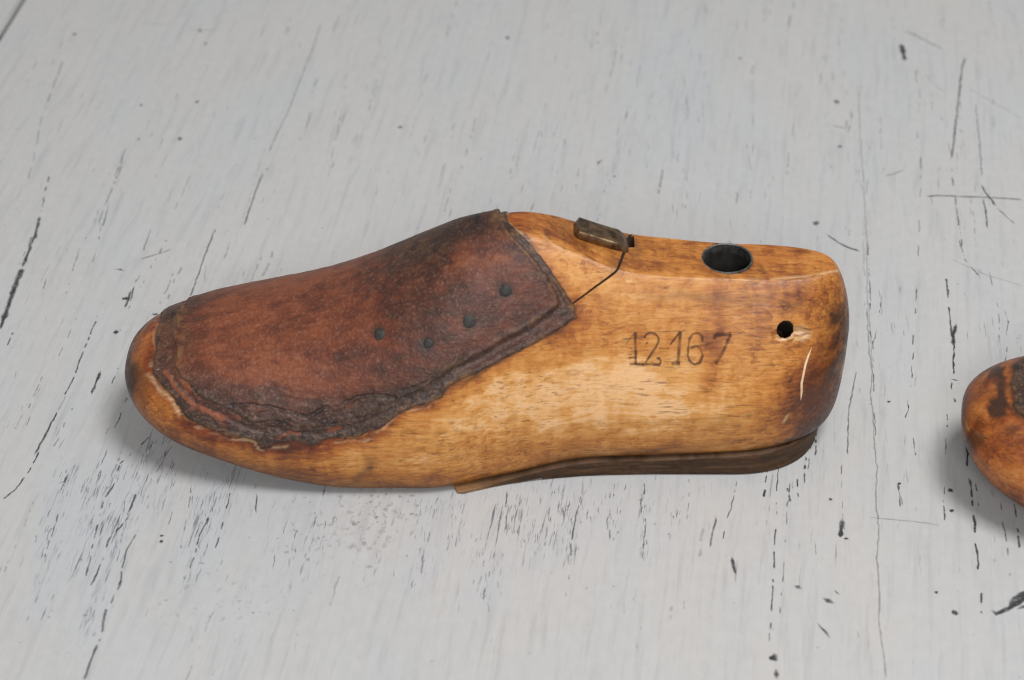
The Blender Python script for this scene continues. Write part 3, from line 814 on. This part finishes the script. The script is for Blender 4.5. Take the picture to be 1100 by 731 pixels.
def build_last(second=False):
    """a scoop-block last; local origin under the toe tip, x towards the heel, cm"""
    q = 1.0 if not second else .45
    G = grid(*(int(a * q) for a in (190, 250, 150, 12, 22, 120, 16)))
    nC, nR = G.shape[:2]
    F = grid_faces(nC, nR)
    bm = bmesh.new()
    bv = [bm.verts.new(p) for p in G.reshape(-1, 3)]
    for f in F:
        try: bm.faces.new([bv[i] for i in f])
        except ValueError: pass
    bmesh.ops.remove_doubles(bm, verts=bm.verts, dist=.004)
    bmesh.ops.dissolve_degenerate(bm, dist=.0005, edges=bm.edges)
    bmesh.ops.recalc_face_normals(bm, faces=bm.faces)
    tree = BVHTree.FromBMesh(bm)

    def pick(px, py):
        v = sight(px, py); h = tree.ray_cast(Vector(CAM - ORG), Vector(v))
        return (np.array(h[0]), np.array(h[1])) if h[0] is not None else (None, None)

    root = bpy.data.objects.new('shoe_last', None); COL.objects.link(root)
    body = cutter('block', bm)
    bpy.context.view_layer.update()

    # saw cut that frees the instep block: seen on the side, running on under the leather
    SH = .32; sx = lambda p: float(p[0] - SH * (p[1] + 1.0))
    xe = sx(pick(670, 281)[0])
    path = [pick(*a)[0] for a in ((661, 292.5), (654, 298), (640, 308), (626, 318.5), (610, 330), (570, 350))]
    pts = [(xe + .03, 9.0), (xe + .01, float(path[0][2]) + .32), (xe, float(path[0][2]) + .10)] + [(sx(p), float(p[2])) for p in path]
    pts += [(6.6, pts[-1][1] - .25), (3.6, 7.5)]
    hw = [.05, .045, .042, .038, .036, .034, .030, .026] + [.022] * (len(pts) - 8)
    bm = bmesh.new(); L, R = [], []
    for k, (x, z) in enumerate(pts):
        a = np.array(pts[min(k + 1, len(pts) - 1)]) - np.array(pts[max(k - 1, 0)]); a = a / np.hypot(*a); nx, nz = -a[1], a[0]
        for lst, s in ((L, 1), (R, -1)):
            lst.append([bm.verts.new((x + nx * hw[k] * s + SH * (y + 1.0), y, z + nz * hw[k] * s)) for y in (-6, 6)])
    for k in range(len(pts) - 1):
        for lst in (L, R): bm.faces.new((lst[k][0], lst[k][1], lst[k + 1][1], lst[k + 1][0]))
        for y in (0, 1): bm.faces.new((L[k][y], R[k][y], R[k + 1][y], L[k + 1][y]))
    for k in (0, -1): bm.faces.new((L[k][0], L[k][1], R[k][1], R[k][0]))
    cuts = [cutter('cut', bm, MAT_HOLE)]
    nc = pick(684, 262)[0]; xp = float(pick(676, 266)[0][0])                                # pocket the clip turns down into
    bm = bmesh.new(); r = bmesh.ops.create_cube(bm, size=1)
    for v in r['verts']: v.co = (xp + .07 + v.co.x * .22, nc[1] + .05 + v.co.y * .62 + .1 * v.co.x, nc[2] + v.co.z * 1.3)
    cuts.append(cutter('cut', bm, MAT_HOLE))
    # steel tube hole in the top, nail hole with a torn rim in the side
    tc, tn = pick(781, 278.5); tn = np.array([-.015, 0.0, 1.0]); tn /= np.linalg.norm(tn)
    bm = bmesh.new(); cone_between(bm, tc - tn * 4.5, tc + tn * 1, .83, .83, 48); cuts.append(cutter('cut', bm, MAT_HOLE))
    hc, hn = pick(844, 354); hv = hn * 1.0 + np.array([-.12, 0, .35]); hv /= np.linalg.norm(hv)
    bm = bmesh.new(); cone_between(bm, hc - hv * 2.2, hc + hv * .5, .20, .30, 24, .05); cuts.append(cutter('cut', bm, MAT_HOLE))
    gc, gn = pick(857, 357)
    bm = bmesh.new(); r = bmesh.ops.create_icosphere(bm, subdivisions=3, radius=1)
    for v in r['verts']:
        c = np.array(v.co); c = c * (1 + .22 * (vnoise(np.array([c * 3.0]), 5)[0] - .5)); c = c * np.array([.60, .18, .22]); c[2] += -.10 * c[0]
        v.co = gc + c
    cuts.append(cutter('cut', bm))
    gc2, _ = pick(842, 360)
    bm = bmesh.new(); r = bmesh.ops.create_icosphere(bm, subdivisions=3, radius=1)
    for v in r['verts']:
        c = np.array(v.co); c = c * (1 + .2 * (vnoise(np.array([c * 3.0]), 9)[0] - .5)); v.co = gc2 + c * np.array([.42, .18, .30])
    cuts.append(cutter('cut', bm))
    for c in cuts:
        m = body.modifiers.new('b', 'BOOLEAN'); m.object = c; m.operation = 'DIFFERENCE'; m.solver = 'EXACT'; m.material_mode = 'TRANSFER'
    dg = bpy.context.evaluated_depsgraph_get()
    me = bpy.data.meshes.new_from_object(body.evaluated_get(dg))
    for o in [body] + cuts: bpy.data.objects.remove(o)

    # separate the loose pieces
    bm = bmesh.new(); bm.from_mesh(me); bm.verts.ensure_lookup_table()
    seen = np.zeros(len(bm.verts), bool); isl = []
    for v in bm.verts:
        if seen[v.index]: continue
        st = [v]; seen[v.index] = True; acc = []
        while st:
            a = st.pop(); acc.append(a.index)
            for e in a.link_edges:
                b = e.other_vert(a)
                if not seen[b.index]: seen[b.index] = True; st.append(b)
        isl.append(acc)
    bm.free()
    co = verts_cm(me); polys = [tuple(p.vertices) for p in me.polygons]; mi = [int(me.materials[p.material_index] == MAT_HOLE) for p in me.polygons]
    isl = sorted([i for i in isl if len(i) > 200], key=len)[::-1]
    blocks = []
    for k, ids in enumerate(isl[:2]):
        remap = -np.ones(len(co), int); remap[ids] = np.arange(len(ids))
        fs = [tuple(remap[i] for i in f) for f in polys if remap[f[0]] >= 0]
        vs = co[ids]
        nm = 'last_body' if vs[:, 0].max() > 20 else 'instep_block'
        o = mesh_obj(nm, vs, fs, [MAT_WOOD, MAT_HOLE], root, True, .55)
        me2 = o.data
        nor = np.empty(len(me2.vertices) * 3, np.float32); me2.vertices.foreach_get('normal', nor); nor = nor.reshape(-1, 3)
        paint(me2, 'wear', wood_wear_and_shading(vs, nor, second))
        for q_, s_ in zip(me2.polygons, [i for i, f in zip(mi, polys) if remap[f[0]] >= 0]): q_.material_index = s_
        blocks.append(o)
    main = [b for b in blocks if b.name.startswith('last_body')][0]

    def on(px, py, lift=0.0):
        p, n = pick(px, py)
        return (p + n * lift, n) if p is not None else (None, None)

    # tube lining the hole
    bm = bmesh.new(); seg = 48
    prof = [(.80, .02), (.84, .045), (.865, .02), (.865, -.05), (.815, -.1), (.815, -3.9), (0, -3.9)]
    prof = [(.83, -.25), (.845, .02), (.83, .05), (.80, .055), (.775, .03), (.77, -.3), (.765, -3.9), (0.001, -3.9)]
    X = np.array([1, 0, 0]) - tn * tn[0]; X /= np.linalg.norm(X); Y = np.cross(tn, X); rings = []
    for r_, z in prof: rings.append([bm.verts.new(tc + tn * z + (X * math.cos(2 * math.pi * k / seg) + Y * math.sin(2 * math.pi * k / seg)) * r_) for k in range(seg)])
    for i in range(len(prof) - 1):
        for k in range(seg):
            f = bm.faces.new((rings[i][k], rings[i][(k + 1) % seg], rings[i + 1][(k + 1) % seg], rings[i + 1][k])); f.material_index = 1 if i >= 5 else 0
    bmesh.ops.recalc_face_normals(bm, faces=bm.faces)
    bm_obj('steel_tube', bm, [MAT_RING, MAT_TUBE], root, True, .7)

    # bent steel clip across the saw cut
    c0, c1, c2, c3 = [on(px, py)[0] for px, py in ((620, 251), (656, 260), (668, 270), (674, 278))]
    zz = .13
    line = [c0 + [0, 0, zz - .12], c0 + [.05, 0, zz], c0 * .5 + c1 * .5 + [0, 0, zz], c1 + [0, 0, zz], c1 + [.17, 0, zz - .045], c1 + [.30, 0, zz - .16], c1 + [.42, 0, zz - .32], c1 + [.50, 0, zz - .60], c1 + [.53, 0, zz - 1.0]]
    if True:
        bm = bmesh.new(); secs = []; hwid, th = .44, .17
        yc = float(c1[1]) + .02
        for k, p in enumerate(line):
            a = line[min(k + 1, len(line) - 1)] - line[max(k - 1, 0)]; a[1] = 0; a /= np.linalg.norm(a); nrm = np.array([-a[2], 0, a[0]])
            if nrm[2] < 0 and k < 4: nrm = -nrm
            sec = []; n8 = 20
            for j in range(n8):
                t = 2 * math.pi * j / n8; c, s = math.cos(t), math.sin(t)
                u = hwid * abs(c) ** .30 * np.sign(c); w = th * abs(s) ** .42 * np.sign(s)
                sc = .78 if k == 0 else 1
                sec.append(bm.verts.new(np.array([p[0], yc, p[2]]) + np.array([0, 1, 0]) * u * sc + nrm * w * sc))
            secs.append(sec)
        for k in range(len(secs) - 1):
            for j in range(n8):
                bm.faces.new((secs[k][j], secs[k][(j + 1) % n8], secs[k + 1][(j + 1) % n8], secs[k + 1][j]))
        bm.faces.new(secs[0]); bm.faces.new(secs[-1][::-1])
        bmesh.ops.recalc_face_normals(bm, faces=bm.faces)
        bm_obj('metal_clip', bm, MAT_CLIP, root, True, .9)

    # leather built up on the vamp: a thin ragged lining and a thicker cover
    q2 = 1.0 if not second else .5
    LG = grid(*(int(a * q2) for a in (230, 380, 60, 6, 10, 250, 8)))
    LN = grid_normals(LG); nC, nR = LG.shape[:2]
    V0 = LG.reshape(-1, 3); N0 = LN.reshape(-1, 3)
    keep = (V0[:, 0] < 15.5) & (V0[:, 2] > .5); LF = grid_faces(nC, nR)
    ek = elev(V0, PLACE2 if second else None); rag = np.stack([fbm(V0 * 2.2, 41, 5) - .5, fbm(V0 * 2.2, 57, 5) - .5], -1)
    rag2 = np.stack([fbm(V0 * 9, 43, 3) - .5, fbm(V0 * 9, 59, 3) - .5], -1) * 5.5 * sstep(.42, .62, fbm(V0 * 1.3, 88, 2))[:, None]
    sheets = []
    if not second:
        NAILS = [(408, 359, .215), (460, 369, .17), (504, 345.5, .235), (543, 312.5, .22)]
    else: NAILS = []
    for nm, poly, T0, T1, rg in (('leather_lining', LINING2 if second else LINING, -.06, .055, 6), ('leather_cover', COVER2 if second else COVER, -.05, .175, 5)):
        d = np.full(len(V0), -99.); d[keep] = polydist((ek + rag * rg + rag2)[keep], poly)
        d = d / 31.5
        lump = fbm(V0 * 1.7, 3, 5) - .5; lump2 = fbm(V0 * 5.5, 8, 4) - .5
        soft = sstep(395, 430, ek[:, 1]) * (1 - sstep(440, 520, ek[:, 0])) + (1 - sstep(200, 230, ek[:, 0])) * .6 if not second else np.zeros(len(V0))      # worn thin towards the toe
        soft = np.clip(soft, 0, 1)
        if nm == 'leather_cover': T1 = T1 - .075 * soft
        h = T0 + (T1 - T0) * sstep(-.035, .055 + .16 * soft * (nm == 'leather_cover'), d)
        ins = sstep(.0, .25, d)
        low = (1 - sstep(0, 1.0, d))
        h += ins * (.05 * lump + .014 * lump2) + .022 * low * ins * (lump2 + .1)
        h += .03 * (1 - .7 * soft) * np.exp(-((d - .13) / .07) ** 2) * (.4 + 1.2 * vnoise(V0 * 2, 15))      # curled lip
        if nm == 'leather_lining' and not second:
            dc = polydist(ek + rag * 6, COVER) / 31.5; h -= .05 * np.exp(-((dc + .10) / .08) ** 2) * ins
        if nm == 'leather_cover':
            lower = sstep(395, 440, ek[:, 1]) * (ek[:, 0] < 480)
            fold = np.zeros(len(V0))
            for ln, wd, dp in (([(250, 437), (268, 435), (290, 436), (305, 441), (332, 448), (345, 440)], 3.0, .06), ([(370, 433), (386, 426), (405, 424), (424, 427)], 3.2, .075), ([(272, 456), (290, 452), (312, 458)], 3, .05), ([(345, 460), (365, 456), (372, 450)], 3, .05), ([(436, 419), (470, 404), (500, 382)], 3.2, .035), ([(468, 272), (478, 278), (486, 284)], 2.5, .045), ([(463, 290), (474, 292)], 2, .03), ([(300, 425), (330, 431), (370, 428)], 4, .02)):
                m = keep.copy(); dd = np.full(len(V0), 99.); dd[m] = linedist((ek + rag * 5)[m], ln)
                fold += dp * (1 - sstep(.3, wd, dd))
            h -= fold
            h += .035 * lower * ins * (fbm(V0 * np.array([1.2, 3, 3]), 91, 4) - .5)
        wr = np.abs(fbm(V0 * np.array([1.0, 2.6, 2.6]) + lump[:, None] * 1.5, 131, 3) - .5)          # wrinkles along the lower edge and over the ridge
        edge = sstep(400, 440, ek[:, 1]) * (ek[:, 0] < 500) * (1 - sstep(.6, 1.4, d)) + .35 * sstep(.55, .7, fbm(V0 * .6, 141, 2))
        crease = (1 - sstep(.0, .035, wr)) * edge * sstep(.03, .12, d); h -= .024 * crease
        for nx, ny, nr in NAILS:
            dd = np.hypot(ek[:, 0] - nx, ek[:, 1] - ny)
            h -= .035 * np.exp(-(dd / 11.0) ** 2) * ins
        h = np.where(ins > .6, np.maximum(h, .018), h)
        P = V0 + N0 * h[:, None]
        sel = (d > -.10)
        fk = sel[LF].all(1); used = np.unique(LF[fk]); remap = -np.ones(len(V0), int); remap[used] = np.arange(len(used))
        fs = remap[LF[fk]]
        o = mesh_obj(nm, P[used], fs, MAT_LEATHER, root, True)
        e = ek[used]; vv = V0[used]; dv = d[used] * 31.5
        B = lambda *a: blob(e + rag[used] * 14, *a)
        c1 = fbm(vv * .8, 61); c2 = fbm(vv * 2.0, 62); c3 = fbm(vv * np.array([1.5, 4, 4]), 63)
        red = .47 + .6 * (c1 - .5)
        red += .38 * B(320, 360, 110, 50, -6) + .26 * B(330, 400, 110, 22) + .2 * B(230, 370, 40, 40) + .22 * B(545, 300, 34, 20, 40) + .18 * B(515, 270, 30, 14) + .15 * B(350, 320, 60, 14)
        red -= .30 * B(440, 280, 80, 20, -18) + .24 * B(490, 252, 60, 12, -18) + .14 * B(480, 330, 60, 30) + .28 * B(200, 345, 24, 30) + .25 * B(420, 385, 70, 22) + .2 * B(545, 335, 40, 20)
        grey = .50 * B(275, 424, 60, 11, 6) + .40 * B(330, 438, 70, 12) + .42 * B(440, 415, 60, 16, -20) + .45 * B(225, 410, 18, 14, 30) + .16 * B(480, 330, 60, 40) + .10 * B(430, 300, 60, 24) + .25 * B(520, 360, 50, 16, -30) + .2 * B(575, 300, 20, 30, -40)
        lowz = (1 - sstep(4, 22, dv)) * sstep(380, 430, e[:, 1])
        grey += .75 * lowz + .40 * (1 - sstep(1, 9, dv))
        if nm == 'leather_lining': grey += .40; red -= .12
        if nm == 'leather_lining': red += .5 * sstep(.5, .68, c2) * (e[:, 1] > 400) * (e[:, 0] < 280); grey -= .6 * sstep(.5, .66, c2) * (e[:, 1] > 400) * (e[:, 0] < 270)
        red += .9 * (c3 - .5); grey += .5 * (c3 - .5) * lowz
        if second: grey += .5
        if not second:
            for ln in ([(178, 400), (190, 418), (204, 432), (222, 442), (240, 448)], [(300, 470), (312, 463), (322, 466)], [(352, 462), (366, 458)]):
                sx = 1 - sstep(1.0, 3.2, linedist(e + rag[used] * 6, ln)); red += .8 * sx; grey -= 1.1 * sx
        spot = np.zeros(len(used))
        if not second:
            spot += .95 * (1 - sstep(1.5, 3.6, np.hypot((e[:, 0] - 513.5) * 1.2, (e[:, 1] - 242) * .7)))
            for nx, ny, nr in NAILS: spot += .55 * (1 - sstep(5, 11, np.hypot(e[:, 0] - nx, e[:, 1] - ny)))
            if nm == 'leather_cover': spot += np.clip(fold[used] * 9, 0, .7)
            spot += .45 * crease[used]
        olive = .5 * np.exp(-((dv - 3.5) / 2.5) ** 2) * sstep(.35, .6, c2) + .5 * B(545, 245, 14, 10) + .4 * B(190, 350, 14, 24) + .35 * B(195, 380, 14, 20) + .30 * B(440, 270, 60, 20) + .5 * sstep(.58, .7, c2) * (1 - sstep(2, 7, dv))
        paint(o.data, 'wear', np.clip(np.stack([red, grey, spot, olive], -1), 0, 1))
        sheets.append(o)
    # nail heads in the cover
    ct = BVHTree.FromPolygons([tuple(v.co) for v in sheets[1].data.vertices], [tuple(p.vertices) for p in sheets[1].data.polygons])
    for nx, ny, nr in NAILS:
        h = ct.ray_cast(Vector((CAM - ORG) * CM), Vector(sight(nx, ny))); c = np.array(h[0]) / CM; n = pick(nx, ny)[1]
        bm = bmesh.new(); r = bmesh.ops.create_uvsphere(bm, u_segments=20, v_segments=12, radius=1)
        mt = Matrix.Translation(Vector(c - n * .05)) @ Vector(n).to_track_quat('Z', 'Y').to_matrix().to_4x4()
        for v in r['verts']:
            k = 1 + .06 * math.sin(3 * math.atan2(v.co.y, v.co.x) + nx)
            v.co = (v.co.x * nr * k, v.co.y * nr * k, np.sign(v.co.z) * abs(v.co.z) ** .7 * .11)
        bmesh.ops.transform(bm, matrix=mt, verts=bm.verts)
        bm_obj('nail_head', bm, MAT_NAIL, sheets[1], True, .8)

    # stacked leather under heel and waist
    def slab(nm, x0, zlo, zhi, inset, tip, nose=1.0):
        bm = bmesh.new(); n = 150; ring = []
        xs = np.concatenate([np.linspace(x0, XH, 60), ])
        def hwid(x, key): return float(spl(x, *PROFILE[key])) * (.965 + .047 * (1 - float(sstep(10.6, 13.5, x)))) - inset
        pl = []
        for x in xs: pl.append((x, -hwid(x, 'wn') * min(1, ((x - x0 + .02) / nose) ** .5)))
        for a in np.linspace(-88, 88, 40):
            c, s = math.cos(math.radians(a)), math.sin(math.radians(a)); w = hwid(XH, 'wn' if s < 0 else 'wf'); b = HEEL['back'] * .825 - inset * 2.0
            r = (abs(c / b) ** 2.3 + abs(s / w) ** 2.3) ** (-1 / 2.3); pl.append((XH + r * c, r * s))
        for x in xs[::-1]: pl.append((x, hwid(x, 'wf') * min(1, ((x - x0 + .02) / nose) ** .5)))
        pl = np.array(pl); n = len(pl); prev = None
        lv = [(0, -.035), (.06, 0), (.25, .012), (.5, .018), (.75, .012), (.94, 0), (1, -.035)]
        cen = np.array([17.5, 0]); rings = []
        for t, o in lv:
            row = []
            for k, (x, y) in enumerate(pl):
                d = np.array([x, y]) - cen * [1, 0]; d[0] = (x - XH) if x > XH else 0; d = d / (np.hypot(*d) + 1e-9)
                a, b = zlo(x), zhi(x)
                jit = .03 * (vnoise(np.array([[x * 2.5, y * 2.5, t * 6 + inset * 9]]), 3)[0] - .5)
                row.append(bm.verts.new((x + d[0] * (o + jit), y + d[1] * (o + jit), a + (b - a) * t)))
            rings.append(row)
        for i in range(len(rings) - 1):
            for k in range(n): bm.faces.new((rings[i][k], rings[i][(k + 1) % n], rings[i + 1][(k + 1) % n], rings[i + 1][k]))
        # caps as strips between the two sides
        for row, fl in ((rings[0], 1), (rings[-1], 0)):
            for k in range(n // 2):
                a, b, c, d = row[k], row[(k + 1) % n], row[n - 2 - k], row[n - 1 - k]
                vs = []
                for v in (a, b, c, d):
                    if v not in vs: vs.append(v)
                if len(vs) > 2:
                    try: bm.faces.new(vs)
                    except ValueError: pass
        bmesh.ops.recalc_face_normals(bm, faces=bm.faces)
        o = bm_obj(nm, bm, MAT_SOLE, root, True, .7)
        v = verts_cm(o.data); e = chart(v + ORG)
        w = np.zeros((len(v), 4))
        if tip: w[:, 0] = np.clip((1 - sstep(10.8, 13.2, v[:, 0] + (fbm(v * 3, 4) - .5) * 1.5)) , 0, 1)
        w[:, 1] = .55 * sstep(.3, .6, fbm(v * np.array([3, 3, 3]), 9)) * (np.abs(v[:, 2] - np.array([zhi(x) for x in v[:, 0]])) < .03)
        paint(o.data, 'wear', w)
        return o
    wz = lambda x: float(spl(x, *PROFILE['zb'])) + .02
    X0, X1 = 10.3, 13.25
    lo2 = lambda x: .012 + .0 * x
    mid = lambda x: max(.02, .40 * float(sstep(X1 - .3, X1 + 3.2, x)) + .02)
    mid2 = lambda x: mid(x) + .006
    top = lambda x: max(mid2(x) + .07 + .05 * float(sstep(10.6, 12, x)), wz(x) - .02)
    slab('leather_shank', X0, mid2, top, .0, True, .9)
    slab('heel_lift', X1, lo2, mid, .03, False, .7)

    if not second:
        # number stamped into the side
        Z = lambda x, y: (660 + x / 7.857, 340 + y / 7.857)
        strokes = [([(92, 240), (120, 205), (150, 165), (176, 134)], 1.2), ([(178, 132), (176, 210), (180, 300), (180, 400)], 1.7), ([(120, 352), (150, 345), (185, 350)], 1.5), ([(128, 404), (180, 402), (245, 406)], 1.7),
                   ([(252, 182), (268, 152), (305, 138), (345, 148), (372, 178), (372, 215), (350, 260), (315, 310), (262, 390)], 1.5), ([(235, 406), (300, 402), (388, 408)], 2.0), ([(388, 405), (390, 375), (378, 350), (358, 358)], 1.5), ([(268, 222), (280, 230)], 2.2),
                   ([(470, 238), (505, 195), (530, 160), (556, 130)], 1.5), ([(558, 126), (552, 200), (545, 300), (535, 396)], 2.0), ([(482, 400), (515, 392), (555, 400)], 2.3), ([(492, 345), (530, 340)], 1.0),
                   ([(744, 212), (740, 165), (705, 140), (662, 148), (634, 190), (624, 260), (620, 335), (642, 385), (680, 405), (722, 388), (745, 330), (728, 272), (690, 250), (640, 268)], 1.6),
                   ([(846, 195), (848, 170), (856, 152)], 2.2), ([(850, 152), (910, 150), (985, 146)], 2.4), ([(850, 166), (910, 160), (975, 166)], 1.4), ([(984, 150), (955, 210), (925, 280), (890, 350), (852, 398)], 2.1),
                   ([(0, 226), (60, 205), (120, 188), (190, 184), (262, 172)], 1.3), ([(268, 134), (400, 128), (600, 122)], .8), ([(372, 266), (420, 274), (462, 268)], .8), ([(700, 248), (780, 242), (832, 222)], 1.3)]
        vs, fs, al = [], [], []
        for pts, w in strokes:
            pp = [np.array(Z(*a)) for a in pts]; dp = []
            for a, b in zip(pp[:-1], pp[1:]):
                k = max(1, int(np.hypot(*(b - a)) / .8)); dp += [a + (b - a) * i / k for i in range(k)]
            dp.append(pp[-1]); b0 = len(vs); n = len(dp)
            for k, a in enumerate(dp):
                t = dp[min(k + 1, n - 1)] - dp[max(k - 1, 0)]; t /= np.hypot(*t) + 1e-9; s = np.array([-t[1], t[0]]); 
                vv = vnoise(np.array([[k * .16 + len(vs) * .01, 3.3, 1.7], [k * .09 + len(vs) * .013, 9.1, 4.2]]), 6); ww = w * (.75 + .9 * vv[0]) * .5; aa = .36 + .5 * vv[1]
                for o, f in ((-1.9, 0), (-.6, 1), (.6, 1), (1.9, 0)):
                    p, nn = on(*(a + s * o * ww), .012); vs.append(p); al.append((aa * f * (.5 if w < 1.35 else 1), 0, 0, 1))
            for k in range(n - 1):
                for j in range(3): i = b0 + 4 * k + j; fs.append((i, i + 1, i + 5, i + 4))
        o = mesh_obj('stamped_number', vs, fs, MAT_INK, root); paint(o.data, 'wear', np.array(al)); o['label'] = 'number 12167 stamped in thin serif figures'
        # bare scratches in the heel side, laid into the body mesh
        vs, fs = [], []
        for pts, w in (([(872, 373), (868, 383), (865, 392), (863, 402), (861, 412), (861, 421), (860, 430)], 2.2), ([(905, 394), (904, 402)], 1.6)):
            b0 = len(vs); n = len(pts)
            for k, a in enumerate(pts):
                ww = w * (.15 if k in (0, n - 1) else RNG.uniform(.8, 1.1)) * .5
                for o_ in (-1, 1):
                    p, nn = on(a[0] + o_ * ww, a[1], .010)
                    vs.append(p if p is not None else vs[-1])
            for k in range(n - 1): i = b0 + 2 * k; fs.append((i, i + 1, i + 3, i + 2))
        bm = bmesh.new(); bm.from_mesh(main.data); main.data.materials.append(MAT_SCRATCH)
        nv = [bm.verts.new(v * CM) for v in vs]
        for f in fs: q_ = bm.faces.new([nv[i] for i in f]); q_.material_index = 2; q_.smooth = True
        bm.to_mesh(main.data); bm.free()
    root.location = Vector(ORG) * CM
    return root


A = build_last()
A['label'] = 'old wooden shoe last with brown leather on its toe and number 12167 on its side'
A['category'] = 'shoe last'; A['group'] = 'wooden shoe lasts on the grey table'
B2 = build_last(True)
B2.rotation_euler = (0, 0, YAW2)
B2.location = Vector(T2) * CM
B2['label'] = 'second wooden shoe last cut off by the right edge, only its dark blotched toe showing'
B2['category'] = 'shoe last'; B2['group'] = 'wooden shoe lasts on the grey table'

# ------------------------------------------------------------------ light: soft studio lamps
W = bpy.data.worlds.new('World'); S.world = W; W.use_nodes = True
W.node_tree.nodes['Background'].inputs[0].default_value = (1.0, .99, .975, 1)
W.node_tree.nodes['Background'].inputs[1].default_value = .30


def softbox(name, loc, target, sx, sy, power, col=(1, 1, 1)):
    l = bpy.data.lights.new(name, 'AREA'); l.shape = 'RECTANGLE'; l.size = sx; l.size_y = sy; l.energy = power; l.color = col
    o = bpy.data.objects.new(name, l); COL.objects.link(o); o.location = loc
    o.rotation_euler = (Vector(target) - Vector(loc)).to_track_quat('-Z', 'Y').to_euler()
    return o


softbox('key_softbox', (.42, -.34, 1.40), (0, -.04, 0), .46, .46, 16.6)
softbox('front_softbox', (-.05, -1.85, 1.30), (0, -.04, .03), .75, .55, 20)

cam = bpy.data.cameras.new('camera'); co = bpy.data.objects.new('camera', cam); COL.objects.link(co)
co.location = Vector(CAM) * CM; co.rotation_euler = (math.pi / 2 - PITCH, 0, 0)
cam.sensor_width = 36; cam.lens = FPX / 1100 * 36; cam.clip_start = .02; cam.clip_end = 50
cam.dof.use_dof = True; cam.dof.focus_distance = .762; cam.dof.aperture_fstop = 12
S.camera = co
S.cycles.filter_width = 1.15
S.view_settings.view_transform = 'Standard'; S.view_settings.look = 'None'; S.view_settings.exposure = 0; S.view_settings.gamma = 1
S.render.resolution_x, S.render.resolution_y = 1024, 680
